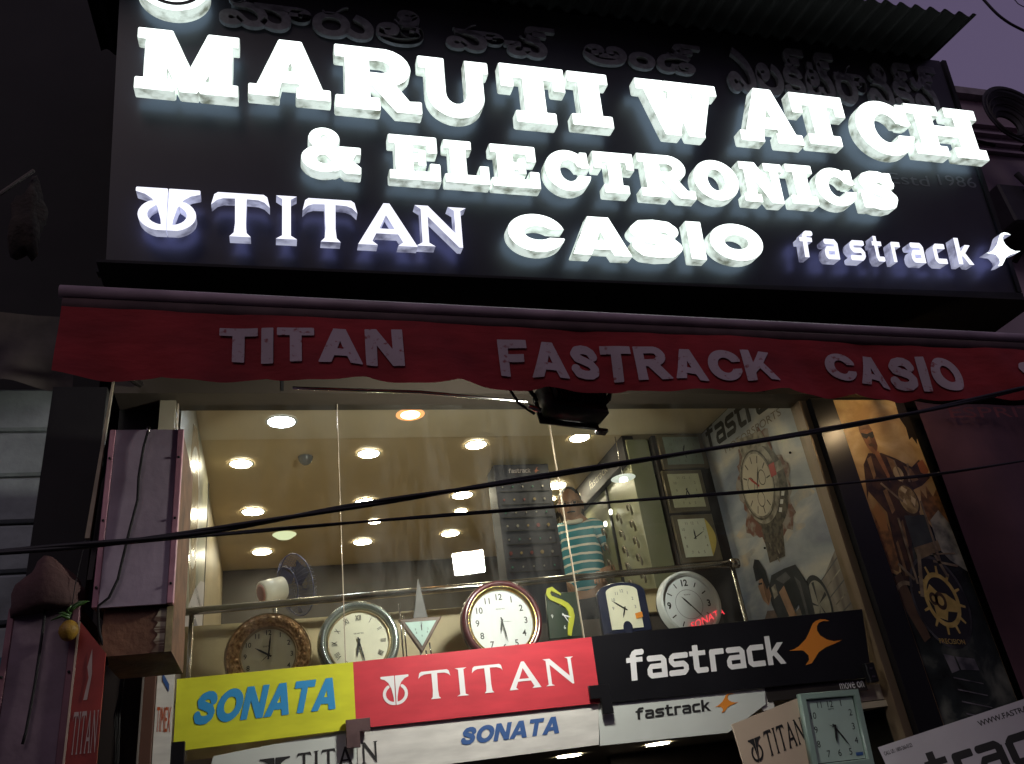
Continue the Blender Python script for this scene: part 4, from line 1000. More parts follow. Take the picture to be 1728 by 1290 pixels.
# ================================================================== POSTERS
def cloud_mat(name, ca, cb, cc, scale=1.6, stretch=(1, 1, 1), rough=.35, shiftz=0.0):
    m = bpy.data.materials.new(name); m.use_nodes = True
    n, l = m.node_tree.nodes, m.node_tree.links; b = n['Principled BSDF']; b.inputs['Roughness'].default_value = rough
    tc = n.new('ShaderNodeTexCoord'); mp = n.new('ShaderNodeMapping'); mp.inputs['Scale'].default_value = stretch; mp.inputs['Location'].default_value = (0, 0, shiftz)
    nz = n.new('ShaderNodeTexNoise'); nz.inputs['Scale'].default_value = scale; nz.inputs['Detail'].default_value = 7; nz.inputs['Distortion'].default_value = .6
    cr = n.new('ShaderNodeValToRGB'); e = cr.color_ramp.elements
    e[0].position = .34; e[0].color = (*ca, 1); e[1].position = .68; e[1].color = (*cc, 1)
    e2 = e.new(.52); e2.color = (*cb, 1)
    l.new(tc.outputs['Object'], mp.inputs[0]); l.new(mp.outputs[0], nz.inputs[0]); l.new(nz.outputs[0], cr.inputs[0]); l.new(cr.outputs[0], b.inputs['Base Color'])
    return m
def fl(name, F, pts, m, par, c): return flat(name, F, [pts], m, par, c)
# poster 1 on the right side wall: a = distance from the glass side (1.05 deep .. 0 near) measured towards the street
P1 = Frame((2.598, 1.0, 0), (0, -1, 0), (0, 0, 1))      # a = 1.0 - Y
ps = thing('watch_poster', 'tall sky poster of a chronograph watch above a racing cyclist on the side wall', 'poster', (2.6, .5, 1.85))
prism('sheet', P1, [rc(-.02, 1.84, .945, 3.465)], .003, cloud_mat('cloudy_sky_print', (.24, .28, .38), (.44, .48, .55), (.78, .74, .66), 2.6, (1, .7, 1.6)), ps, z0=-.004)
word('lettering', 'fast', 'fastrack', Frame(P1(.03, 3.325, 0), (0, -1, -.07), (0, 0, 1)), 0, .95, 0, .17, M_kprint, ps, gap=.1, shear=.1)
text('lettering', 'MOTORSPORTS', Frame(P1(.20, 3.235, 0), (0, -1, -.07), (0, 0, 1)), 0, .62, 0, .045, mat('brown_print', (.25, .20, .16), .5), ps)
M_splash = mat('paint_splash', (.20, .08, .06), .5, col2=(.36, .32, .30), scale=14, lo=.42, hi=.55)
sp_ = []
for k in range(60):
    a = 2 * math.pi * k / 60; r_ = 1 + .22 * math.sin(a * 7 + 1) * random.random() + .18 * random.random()
    sp_.append((.47 + .235 * r_ * math.cos(a), 2.90 + .30 * r_ * math.sin(a)))
fl('splash_print', P1, sp_, M_splash, ps, .0012)
M_wsil = mat('silver_print', (.46, .42, .36), .4, col2=(.16, .14, .12), scale=18, lo=.4, hi=.6)
M_wdk = mat('dark_strap_print', (.04, .035, .03), .4, col2=(.13, .11, .09), scale=30, lo=.45, hi=.6)
fl('strap_print', P1, [(.345, 3.26), (.60, 3.20), (.64, 3.08), (.36, 3.10)], M_wsil, ps, .0018)
fl('strap_print', P1, [(.36, 2.74), (.58, 2.73), (.50, 2.515), (.345, 2.525)], M_wdk, ps, .0018)
fl('bezel_print', P1, disc_pts(.50, 2.90, .205, .235, 48), M_wdk, ps, .0024)
fl('case_print', P1, disc_pts(.45, 2.945, .190, .225, 48), M_wsil, ps, .0030)
fl('dial_print', P1, disc_pts(.435, 2.945, .145, .178, 48), mat('ivory_print', (.66, .60, .50), .4, noise=.08), ps, .0036)
flat('dial_ring_print', P1, [disc_pts(.435, 2.945, .165, .200, 40), disc_pts(.435, 2.945, .155, .190, 40)], M_wdk, ps, .0040)
for k in range(12):
    a = R(30 * k); c_, s_ = math.cos(a), math.sin(a)
    fl('hour_mark_print', P1, [(.435 + .10 * c_ - .004 * s_, 2.945 + .125 * s_ + .004 * c_), (.435 + .138 * c_ - .004 * s_, 2.945 + .168 * s_ + .004 * c_), (.435 + .138 * c_ + .004 * s_, 2.945 + .168 * s_ - .004 * c_), (.435 + .10 * c_ + .004 * s_, 2.945 + .125 * s_ - .004 * c_)], M_wdk, ps, .0042)
for dx, dz in ((.0, -.085), (-.06, .02), (.06, .02)):
    flat('sub_dial_print', P1, [disc_pts(.435 + dx, 2.945 + dz, .036, .045, 20), disc_pts(.435 + dx, 2.945 + dz, .031, .039, 20)], M_wdk, ps, .0042)
hp = Frame(P1(.435, 2.945, 0), P1.u, P1.v)
hand(hp, 315, .10, .012, M_redp, ps, .0046); hand(hp, 30, .11, .010, M_wdk, ps, .0048)
fl('crown_print', P1, [(.635, 2.99), (.70, 2.985), (.705, 2.93), (.64, 2.935)], M_wsil, ps, .0032)
fl('accent_print', P1, [(.585, 3.00), (.64, 2.995), (.635, 2.925), (.58, 2.93)], mat('scarlet_print', (.55, .05, .05), .4), ps, .0044)
for k in range(3): fl('bezel_mark_print', P1, [(.635 - .03 * k, 2.83 - .035 * k), (.66 - .03 * k, 2.82 - .035 * k), (.645 - .03 * k, 2.80 - .035 * k), (.62 - .03 * k, 2.81 - .035 * k)], M_wprint, ps, .0044)
for k, (x, z) in enumerate(((.39, 2.62), (.45, 2.57), (.43, 2.53))): fl('strap_mark_print', P1, [(x, z), (x + .01, z), (x + .014, z - .03), (x + .004, z - .03)], M_wsil, ps, .0030)
# road, hills and cyclist
M_road = cloud_mat('road_print', (.14, .12, .12), (.24, .21, .20), (.36, .32, .30), 3, (1, 4, .6))
fl('road_print', P1, [(-.02, 1.845), (.94, 1.845), (.94, 2.44), (.72, 2.30), (.40, 2.22), (-.02, 2.24)], M_road, ps, .0014)
fl('hill_print', P1, [(-.02, 2.20), (.12, 2.24), (.20, 2.30), (.30, 2.28), (.40, 2.25), (.42, 2.18), (-.02, 2.15)], mat('hill_print', (.16, .11, .10), .5, noise=.4, scale=14), ps, .0018)
M_suit = mat('dark_suit_print', (.03, .035, .045), .4, noise=.4, scale=10); M_sk2 = mat('skin_print', (.45, .27, .18), .5, noise=.3, scale=14)
fl('wheel_print', P1, disc_pts(.665, 2.215, .105, .150, 36), M_suit, ps, .0022)
fl('wheel_hub_print', P1, disc_pts(.670, 2.215, .085, .122, 36), mat('wheel_disc_print', (.46, .44, .40), .4, col2=(.2, .19, .18), scale=9), ps, .0026)
for k in range(5):
    a = R(72 * k + 20); c_, s_ = math.cos(a), math.sin(a)
    fl('wheel_spoke_print', P1, [(.67 - .005 * s_, 2.215 + .005 * c_), (.67 + .08 * c_ - .01 * s_, 2.215 + .115 * s_ + .01 * c_), (.67 + .08 * c_ + .01 * s_, 2.215 + .115 * s_ - .01 * c_)], M_suit, ps, .0030)
fl('cyclist_body_print', P1, [(.27, 2.40), (.33, 2.46), (.46, 2.46), (.57, 2.45), (.63, 2.33), (.60, 2.05), (.52, 2.05), (.50, 2.26), (.44, 2.24), (.40, 2.20), (.29, 2.22), (.26, 2.32)], M_suit, ps, .0034)
fl('cyclist_arm_print', P1, [(.36, 2.36), (.42, 2.38), (.46, 2.20), (.47, 2.08), (.40, 2.07), (.40, 2.20)], M_sk2, ps, .0040)
fl('cyclist_face_print', P1, [(.175, 2.44), (.225, 2.49), (.27, 2.46), (.28, 2.36), (.23, 2.32), (.19, 2.36)], M_sk2, ps, .0036)
fl('cyclist_helmet_print', P1, [(.168, 2.47), (.175, 2.55), (.21, 2.585), (.25, 2.57), (.285, 2.50), (.29, 2.42), (.255, 2.40), (.235, 2.47)], M_suit, ps, .0042)
M_hl = mat('suit_fold_print', (.12, .12, .14), .4, noise=.4, scale=20)
fl('suit_fold_print', P1, [(.36, 2.43), (.47, 2.44), (.50, 2.40), (.42, 2.39)], M_hl, ps, .0038)
fl('suit_fold_print', P1, [(.53, 2.40), (.57, 2.36), (.56, 2.14), (.54, 2.14), (.545, 2.32)], M_hl, ps, .0038)
fl('cheek_shade_print', P1, [(.235, 2.46), (.268, 2.45), (.275, 2.37), (.235, 2.33), (.225, 2.38)], mat('skin_shade_print', (.26, .14, .09), .5, noise=.3), ps, .0040)
fl('brow_print', P1, [(.185, 2.455), (.225, 2.450), (.225, 2.440), (.187, 2.444)], M_suit, ps, .0044)
fl('number_patch_print', P1, [(.30, 2.40), (.345, 2.41), (.345, 2.35), (.30, 2.34)], M_wsil, ps, .0040)
for k in range(9): fl('road_streak_print', P1, [(.66 + .01 * k, 2.29 - .045 * k), (.94, 2.40 - .055 * k), (.94, 2.392 - .055 * k), (.66 + .01 * k, 2.286 - .045 * k)], M_wsil if k % 2 else M_hl, ps, .0018)
for k in range(5): fl('cloud_print', P1, [(.06 + .17 * k + .16 * math.cos(q) * (1 + .2 * math.sin(3 * q + k)), 2.62 + .13 * (k % 3) + .035 * math.sin(q) * (1 + .4 * math.sin(4 * q + k))) for q in [2 * math.pi * j / 26 for j in range(26)] if .06 + .17 * k + .2 * math.cos(q) > -.01 and .06 + .17 * k + .2 * math.cos(q) < .93], mat('peach_cloud_print', (.66, .58, .48), .5, col2=(.42, .44, .48), scale=9, lo=.42, hi=.62), ps, .0009)
fl('cycle_bar_print', P1, [(.28, 2.20), (.40, 2.23), (.42, 2.14), (.27, 2.12)], M_wsil, ps, .0038)
fl('front_wheel_print', P1, disc_pts(.32, 2.09, .07, .09, 20), M_suit, ps, .0044)
tube('screw', [(2.597, .66, 2.61), (2.590, .66, 2.61)], .006, M_matte, ps, 8)
tube('screw', [(2.597, .20, 2.98), (2.590, .20, 2.98)], .006, M_matte, ps, 8)

# black pilaster and motorcycle poster
pl_ = box('black_pilaster', 2.610, 2.742, -.065, .115, -.6, 3.165, M_black); tag(pl_, 'glossy black pilaster between the two posters', 'pillar')
P2 = Frame((0, -.050, 0), (1, 0, 0), (0, 0, 1))
pm = thing('biker_poster', 'golden poster of a motorcyclist in sunglasses above a skeleton watch', 'poster', (2.95, -.05, 1.2))
box('backing', 2.745, 3.185, -.049, .10, .6, 3.165, M_dark, pm)
M_ambr = cloud_mat('amber_sky_print', (.40, .25, .10), (.62, .43, .20), (.78, .62, .34), 4.5, (1, 1, 1.4), rough=.22)
prism('sheet', P2, [[(2.752, .62), (3.178, .62), (3.178, 2.935), (3.168, 2.90), (3.150, 2.945), (3.128, 2.93), (3.135, 3.0), (3.118, 3.05), (3.128, 3.16), (2.752, 3.16)]], .002, M_ambr, pm, z0=.001)
M_bk = mat('biker_black_print', (.035, .022, .014), .3, col2=(.10, .06, .03), scale=14, lo=.45, hi=.65)
M_dk2 = cloud_mat('dark_machine_print', (.012, .014, .013), (.03, .038, .036), (.16, .17, .14), 5, rough=.22)
fl('machine_print', P2, [(2.753, .63), (3.176, .63), (3.176, 2.36), (3.09, 2.42), (3.05, 2.50), (2.96, 2.44), (2.88, 2.42), (2.83, 2.30), (2.79, 2.24), (2.753, 2.26)], M_dk2, pm, .0042)
M_lthr = mat('leather_print', (.09, .045, .02), .3, col2=(.03, .016, .01), scale=16, lo=.4, hi=.6)
M_bskin = mat('amber_skin_print', (.30, .14, .06), .3, noise=.3, scale=25)
fl('biker_body_print', P2, [(2.80, 2.80), (2.85, 2.86), (2.93, 2.86), (3.00, 2.83), (3.08, 2.78), (3.14, 2.82), (3.165, 2.72), (3.10, 2.68), (3.04, 2.66), (3.02, 2.50), (2.92, 2.40), (2.86, 2.20), (2.80, 2.20), (2.82, 2.42), (2.84, 2.55), (2.80, 2.62), (2.775, 2.66), (2.755, 2.62), (2.78, 2.72)], M_lthr, pm, .0048)
fl('biker_face_print', P2, [(2.842, 2.98), (2.850, 3.015), (2.878, 3.032), (2.908, 3.02), (2.922, 2.97), (2.922, 2.90), (2.905, 2.865), (2.880, 2.855), (2.858, 2.89)], M_bskin, pm, .0054)
fl('sunglasses_print', P2, [(2.848, 2.972), (2.882, 2.965), (2.922, 2.980), (2.921, 2.952), (2.905, 2.940), (2.888, 2.952), (2.868, 2.938), (2.850, 2.948)], M_kprint, pm, .0060)
fl('collar_print', P2, [(2.885, 2.86), (2.915, 2.87), (2.930, 2.74), (2.918, 2.70)], M_bskin, pm, .0054)
fl('glove_print', P2, [(3.12, 2.80), (3.16, 2.82), (3.172, 2.76), (3.15, 2.73), (3.12, 2.75)], mat('red_glove_print', (.38, .13, .06), .4), pm, .0056)
fl('glove_print', P2, [(2.76, 2.56), (2.80, 2.60), (2.825, 2.54), (2.81, 2.46), (2.77, 2.46)], mat('orange_glove_print', (.42, .20, .06), .4), pm, .0056)
fl('round_mirror_print', P2, disc_pts(2.985, 2.745, .028, .040, 20), mat('pale_amber_print', (.62, .50, .30), .3, noise=.2, scale=20), pm, .0056)
fl('headlamp_rim_print', P2, disc_pts(2.985, 2.610, .062, .085, 32), M_bk, pm, .0060)
fl('headlamp_print', P2, disc_pts(2.987, 2.610, .052, .073, 32), mat('headlamp_glass_print', (.55, .42, .20), .3, col2=(.25, .17, .07), scale=26, lo=.4, hi=.6), pm, .0066)
for a, b in (((2.86, 2.70), (2.95, 2.60)), ((3.03, 2.70), (3.06, 2.80)), ((3.055, 2.60), (3.04, 2.30)), ((2.89, 2.52), (2.87, 2.20))):
    d = (Vector(b) - Vector(a)).normalized(); q = Vector((-d.y, d.x)) * .006
    fl('chrome_bar_print', P2, [(a[0] - q.x, a[1] - q.y), (b[0] - q.x, b[1] - q.y), (b[0] + q.x, b[1] + q.y), (a[0] + q.x, a[1] + q.y)], mat('chrome_print', (.42, .34, .22), .3, col2=(.15, .11, .07), scale=20), pm, .0070)
fl('tank_print', P2, [(2.93, 2.53), (3.05, 2.53), (3.06, 2.38), (2.92, 2.37)], mat('steel_blue_print', (.07, .085, .08), .3, noise=.4, scale=10), pm, .0052)
fl('bumper_print', P2, [(2.92, 2.37), (3.07, 2.40), (3.07, 2.35), (2.92, 2.31)], mat('brass_print', (.32, .24, .13), .3, noise=.4, scale=18), pm, .0062)
fl('highlight_print', P2, [(3.07, 2.50), (3.14, 2.55), (3.176, 2.48), (3.176, 2.24), (3.10, 2.30), (3.06, 2.36)], mat('pale_highlight_print', (.50, .50, .42), .3, col2=(.12, .13, .12), scale=14, lo=.35, hi=.6), pm, .0050)  # reflected highlight painted into the print as a pale patch
fl('leg_print', P2, [(2.755, 2.24), (2.80, 2.26), (2.82, 2.12), (2.84, 1.96), (2.80, 1.94), (2.755, 2.10)], mat('brown_boot_print', (.12, .07, .035), .4, noise=.4), pm, .0050)
M_bhl = mat('leather_light_print', (.30, .18, .08), .3, noise=.4, scale=25)
fl('cheek_shade_print', P2, [(2.895, 2.975), (2.918, 2.965), (2.920, 2.90), (2.900, 2.868), (2.885, 2.90)], mat('dark_cheek_print', (.14, .06, .03), .4, noise=.3), pm, .0058)
fl('moustache_print', P2, [(2.868, 2.908), (2.888, 2.915), (2.905, 2.905), (2.903, 2.895), (2.872, 2.897)], M_bk, pm, .0064)
fl('nose_print', P2, [(2.884, 2.95), (2.890, 2.95), (2.893, 2.918), (2.880, 2.918)], M_bhl, pm, .0064)
fl('bandana_print', P2, [(2.842, 2.985), (2.848, 3.020), (2.878, 3.036), (2.910, 3.022), (2.922, 2.985), (2.885, 2.992)], mat('bandana_print', (.22, .12, .06), .5, noise=.4, scale=40), pm, .0062)
for q4 in ([(2.83, 2.83), (2.86, 2.845), (2.85, 2.74), (2.83, 2.72)], [(2.95, 2.84), (2.99, 2.82), (2.97, 2.72), (2.955, 2.74)], [(3.03, 2.79), (3.07, 2.77), (3.09, 2.71), (3.05, 2.70)], [(2.86, 2.66), (2.885, 2.67), (2.89, 2.56), (2.865, 2.54)], [(2.90, 2.50), (2.915, 2.51), (2.895, 2.38), (2.88, 2.36)], [(2.83, 2.40), (2.845, 2.41), (2.835, 2.24), (2.82, 2.24)]):
    fl('jacket_fold_print', P2, q4, M_bhl, pm, .0052)
M_tree = mat('rust_foliage_print', (.34, .16, .05), .4, col2=(.16, .08, .03), scale=30, lo=.4, hi=.6)
fl('foliage_print', P2, [(3.06, 2.60), (3.08, 2.66), (3.10, 2.61), (3.12, 2.68), (3.14, 2.62), (3.176, 2.66), (3.176, 2.44), (3.10, 2.46), (3.06, 2.50)], M_tree, pm, .0047)
fl('foliage_print', P2, [(2.753, 2.50), (2.77, 2.54), (2.79, 2.48), (2.82, 2.50), (2.83, 2.34), (2.79, 2.26), (2.753, 2.28)], M_tree, pm, .0047)
M_chr = MATS['chrome_print']
for a, b, w5 in (((2.94, 2.36), (2.87, 2.14), .010), ((3.02, 2.34), (3.05, 2.22), .008), ((2.80, 2.30), (2.86, 2.22), .007), ((2.99, 2.70), (2.985, 2.82), .004), ((3.00, 2.30), (3.13, 2.27), .006), ((3.00, 2.335), (3.14, 2.33), .004)):
    d = (Vector(b) - Vector(a)).normalized(); q = Vector((-d.y, d.x)) * w5
    fl('fork_print', P2, [(a[0] - q.x, a[1] - q.y), (b[0] - q.x, b[1] - q.y), (b[0] + q.x, b[1] + q.y), (a[0] + q.x, a[1] + q.y)], M_chr, pm, .0072)
flat('fender_print', P2, [[(2.80 + .10 * math.cos(R(a)), 2.06 + .16 * math.sin(R(a))) for a in range(40, 131, 10)] + [(2.80 + .085 * math.cos(R(a)), 2.06 + .14 * math.sin(R(a))) for a in range(130, 39, -10)]], M_chr, pm, .0058)
for q5 in ([(2.960, 2.665), (2.975, 2.68), (3.0, 2.66), (2.98, 2.64)], [(2.95, 2.60), (2.965, 2.62), (2.97, 2.58)], [(3.01, 2.63), (3.03, 2.61), (3.01, 2.57), (3.0, 2.60)]):
    fl('lamp_glint_print', P2, q5, mat('cream_glint_print', (.80, .68, .42), .3), pm, .0070)
# skeleton watch
M_gp = mat('gold_print', (.80, .60, .20), .3, col2=(.55, .38, .10), scale=22)
wx, wz = 2.962, 2.115
flat('bezel_print', P2, [disc_pts(wx, wz, .150, .215, 48), disc_pts(wx, wz, .138, .200, 48)], mat('grey_bezel_print', (.12, .12, .13), .3, col2=(.02, .02, .02), scale=10), pm, .0060)
fl('watch_dial_print', P2, disc_pts(wx, wz, .137, .198, 48), M_kprint, pm, .0064)
flat('dial_ring_print', P2, [disc_pts(wx + .01, wz + .005, .092, .128, 40), disc_pts(wx + .01, wz + .005, .074, .105, 40)], M_gp, pm, .0068)
for k in range(12):
    a = R(30 * k + 15); c_, s_ = math.cos(a), math.sin(a)
    fl('hour_mark_print', P2, [(wx + .01 + .090 * c_ - .007 * s_, wz + .005 + .125 * s_ + .007 * c_), (wx + .01 + .118 * c_ - .005 * s_, wz + .005 + .162 * s_ + .005 * c_), (wx + .01 + .118 * c_ + .005 * s_, wz + .005 + .162 * s_ - .005 * c_), (wx + .01 + .090 * c_ + .007 * s_, wz + .005 + .125 * s_ - .007 * c_)], M_gp, pm, .0070)
fl('gear_print', P2, [(wx - .075, wz + .03), (wx - .03, wz + .08), (wx + .0, wz + .04), (wx + .04, wz + .03), (wx + .085, wz - .01), (wx + .08, wz - .06), (wx + .02, wz - .05), (wx + .0, wz - .09), (wx - .05, wz - .07), (wx - .045, wz - .02)], M_gp, pm, .0070)
flat('gear_ring_print', P2, [disc_pts(wx + .0, wz + .0, .030, .042, 24), disc_pts(wx + .0, wz + .0, .016, .023, 24)], M_bk, pm, .0074)
flat('gear_ring_print', P2, [disc_pts(wx - .035, wz + .012, .022, .03, 20), disc_pts(wx - .035, wz + .012, .010, .014, 20)], M_bk, pm, .0074)
ad = []
text('lettering', 'PRECISION', Frame(P2(wx - .085, wz - .185, 0), (1, 0, -.12)), 0, .135, 0, .022, M_gp, pm, c=.0074)
M_lug = mat('lug_print', (.28, .26, .28), .3, col2=(.05, .05, .06), scale=12)
fl('lug_print', P2, [(2.875, 1.885), (2.925, 1.87), (2.93, 1.81), (2.885, 1.80)], M_lug, pm, .0062)
fl('lug_print', P2, [(2.935, 1.868), (3.03, 1.85), (3.035, 1.80), (2.94, 1.81)], M_lug, pm, .0062)
for k in range(4): fl('strap_line_print', P2, [(2.885, 1.785 - .05 * k), (3.03, 1.745 - .05 * k), (3.03, 1.741 - .05 * k), (2.885, 1.779 - .05 * k)], M_lug, pm, .0060)
box('steel_trim', 2.7435, 2.7485, -.056, -.050, .6, 3.16, mat('trim_light', (.40, .38, .34), .3, .6), pm)
sl = thing('spot_lamp', 'small warm spot lamp above the golden biker poster', 'lamp', (2.96, -.42, 3.12))
tube('arm', [(2.96, -.10, 3.22), (2.96, -.30, 3.20), (2.96, -.42, 3.16)], .006, M_matte, sl, 6)
tube('hood', [(2.96, -.45, 3.18), (2.96, -.41, 3.125)], [.022, .040], M_matte, sl, 14)
prism('bulb', Frame((2.96, -.405, 3.118), (1, 0, 0), (0, -.8, -.6)), [disc_pts(0, 0, .030, n=18)], .004, lamp_mat("warm_spot", (1, .70, .38), 120), sl, z0=.001)
# maroon ESPRIT banner
bn = thing('cloth_banner', 'dull maroon hanging cloth banner with faint lettering at the right', 'banner', (3.7, -.1, 1.0))
v, f = [], []
for i in range(41):
    for j in range(31):
        x = 3.19 + 1.25 * i / 40 + (-.0) ; z = .4 + 2.72 * j / 30
        v.append((x, -.09 - .025 * math.sin(x * 5 + z * 1.6) - .014 * math.sin(x * 11 - z * 2.3), z))
for i in range(40):
    for j in range(30):
        a = i * 31 + j; f.append((a, a + 31, a + 32, a + 1))
mesh('cloth', v, f, mat('maroon_flex', (.10, .042, .055), .6, noise=.4, scale=2.5), bn, True)
text('lettering', 'ESPRIT', Frame((0, -.135, 0)), 3.36, 3.93, 3.015, 3.075, mat('faint_red_print', (.16, .04, .045), .6), bn)
# white flex at the lower right, turned towards the street
fx = thing('flex_banner', 'white flex banner with big black lowercase letters at the lower right corner', 'banner', (2.4, -.4, 1.0))
a3, b3_ = Vector((2.350, -.12, 1.548)), Vector((2.775, -.5, 1.639))
U3 = (b3_ - a3).normalized(); W3 = Vector((0, 0, 1)); N3 = U3.cross(W3); 
F3 = Frame(a3, U3, (W3 - W3.dot(U3) * U3))
prism('sheet', F3, [rc(0, -.75, .95, 0)], .006, mat('white_flex', (.56, .54, .58), .5, noise=.14, scale=3, bump=.05), fx)
text('lettering', 'CALL US : 1800-266-0123', F3, .012, .125, -.036, -.021, M_kprint, fx, c=.0065, bold=.02)
text('lettering', 'WWW.FASTRACK.IN', F3, .385, .640, -.042, -.022, M_kprint, fx, c=.0065, bold=.02)
word('lettering', 'fast', 'track', F3, .135, .640, -.21, -.062, M_kprint, fx, c=.0065, gap=.1, shear=.1)

# left poster on the inner side wall
P4 = Frame((-.386, .06, 0), (0, 1, 0), (0, 0, 1))       # a = Y - .06 ; faces +X
lp_ = thing('side_poster', 'narrow glossy watch poster on the left inner wall of the window', 'poster', (-.39, .7, 1.9))
prism('sheet', P4, [rc(0, 1.85, 1.55, 3.46)], .003, cloud_mat('olive_print', (.13, .13, .10), (.26, .25, .19), (.36, .33, .25), 1.5, rough=.34), lp_, z0=0)
prism('sheet_edge', P4, [rc(1.552, 1.85, 1.575, 3.46)], .006, M_matte, lp_, z0=0)
M_str = mat('strap_print', (.40, .30, .18), .25, col2=(.15, .11, .07), scale=8, stretch=(1, 6, 1), lo=.4, hi=.6)
fl('strap_print', P4, [(.50, 3.35), (.72, 3.42), (.95, 3.34), (1.05, 3.1), (1.0, 2.8), (1.08, 2.5), (.95, 2.3), (.8, 2.5), (.55, 2.8), (.45, 3.1)], M_str, lp_, .0036)
flat('case_print', P4, [disc_pts(.76, 3.02, .28, .30, 36), disc_pts(.76, 3.02, .22, .24, 36)], M_wsil, lp_, .0042)
fl('white_curve_print', P4, [(.0, 1.86), (1.545, 1.86), (1.545, 2.86), (1.3, 2.80), (1.0, 2.68), (.6, 2.46), (.25, 2.28), (.0, 2.20)], mat('lilac_white_print', (.50, .47, .50), .3, noise=.1), lp_, .0048)
fl('label_print', P4, [(.85, 2.56), (1.35, 2.55), (1.35, 2.33), (1.05, 2.28), (.85, 2.38)], mat('slate_print', (.14, .14, .17), .4, noise=.3), lp_, .0054)
text('lettering', 'Rescue', P4, .90, 1.30, 2.44, 2.52, M_wprint, lp_, c=.0060)
text('lettering', 'TITANIUM', P4, 1.0, 1.45, 2.66, 2.70, M_kprint, lp_, c=.0054)
text('lettering', 'FEEL THE SPEED', P4, .35, .80, 2.02, 2.06, M_kprint, lp_, c=.0054)

# ================================================================== LEFT OF THE WINDOW
def panelbox(label, x0, x1, y0, y1, z0, z1, extra=None):
    t = thing('sign_box', label, 'sign box', ((x0 + x1) / 2, y0, z0), 'mauve boxed panels at the left')
    mp_, ms_ = (M_mauve, M_pink) if not extra else (mat('shaded_mauve_panel', (.20, .14, .17), .6, noise=.35, scale=6, bump=.2), mat('shaded_pink_frame', (.24, .11, .13), .6, noise=.3, scale=9))  # lower box: awning shade put into darker panel and frame colours
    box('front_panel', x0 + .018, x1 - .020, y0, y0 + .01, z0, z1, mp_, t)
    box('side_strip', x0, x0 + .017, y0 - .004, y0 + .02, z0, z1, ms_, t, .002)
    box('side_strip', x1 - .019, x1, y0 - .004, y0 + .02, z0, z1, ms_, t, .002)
    box('core', x0 + .004, x1 - .004, y0 + .021, y1, z0 + .002, z1 - .002, M_rust, t)
    for k in range(3):
        for x in (x0 + .008, x1 - .010): tube('screw', [(x, y0 - .004, z0 + .06 + (z1 - z0) * .36 * k), (x, y0 - .009, z0 + .06 + (z1 - z0) * .36 * k)], .004, M_matte, t, 6)
    return t
sbx = panelbox('tall mauve sign box with pink edge strips hanging left of the window', -.522, -.296, -.60, -.18, 2.190, 2.772)
tube('hook', [(-.405, -.61, 2.775), (-.405, -.615, 2.755)], .006, M_steel, sbx, 8)
prism('paint_strip', Frame((0, -.181, 0)), [rc(-.35, 2.19, -.3, 2.2)], .001, M_cream, sbx)
M_scrape = mat('scraped_paint', (.42, .38, .26), .7, col2=(.13, .08, .05), scale=26, stretch=(.25, 1, 3), lo=.45, hi=.55)
box('lower_board', -.492, -.296, -.575, -.20, 2.052, 2.188, M_rust, sbx)
FU = Frame((0, -.576, 0))
flat('scraped_edge', FU, [[(-.335, 2.186), (-.342, 2.165), (-.352, 2.150), (-.338, 2.140), (-.350, 2.120), (-.336, 2.105), (-.348, 2.085), (-.338, 2.075), (-.352, 2.055), (-.318, 2.054), (-.316, 2.186)]], M_scrape, sbx, .001)
box('edge_batten', -.315, -.297, -.581, -.5765, 2.052, 2.187, mat('yellow_batten', (.32, .27, .13), .6, noise=.4, scale=30), sbx)
w_pts = [(-.405, -.612, 2.765), (-.415, -.614, 2.70), (-.422, -.612, 2.60), (-.419, -.614, 2.52), (-.435, -.612, 2.42), (-.447, -.614, 2.33), (-.455, -.612, 2.27), (-.475, -.612, 2.215), (-.505, -.60, 2.195), (-.500, -.58, 2.13), (-.47, -.56, 2.03)]
o = tube('loose_wire', w_pts, .0042, M_matte); tag(o, 'black wire trailing down the tall mauve sign box', 'wire')
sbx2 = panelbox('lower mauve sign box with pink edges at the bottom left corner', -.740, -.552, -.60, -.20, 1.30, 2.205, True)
o = tube('loose_wire', [(-.64, -.62, 2.21), (-.642, -.612, 2.10), (-.644, -.612, 1.98), (-.65, -.614, 1.86), (-.655, -.612, 1.83)], .004, M_matte); tag(o, 'black wire hanging down the lower mauve sign box', 'wire')
# rolled sheet lying on the lower box
bm = bmesh.new(); bmesh.ops.create_uvsphere(bm, u_segments=28, v_segments=18, radius=1)
for q in bm.verts:
    x, y, z = q.co; w = 1 + .10 * math.sin(x * 5 + z * 3) + .06 * math.sin(z * 9 + y * 5)
    q.co = (-.640 + x * .098 * w, -.56 + y * .10, 2.225 + max(z, -.3) * .120 * w * (1.0 - .25 * x))
o = bm_obj('cloth_bundle', bm, mat('maroon_cloth', (.09, .045, .04), .85, noise=.5, scale=8, bump=.5), None, True); tag(o, 'dark maroon cloth bundle capping the lower mauve sign box', 'cloth bundle')
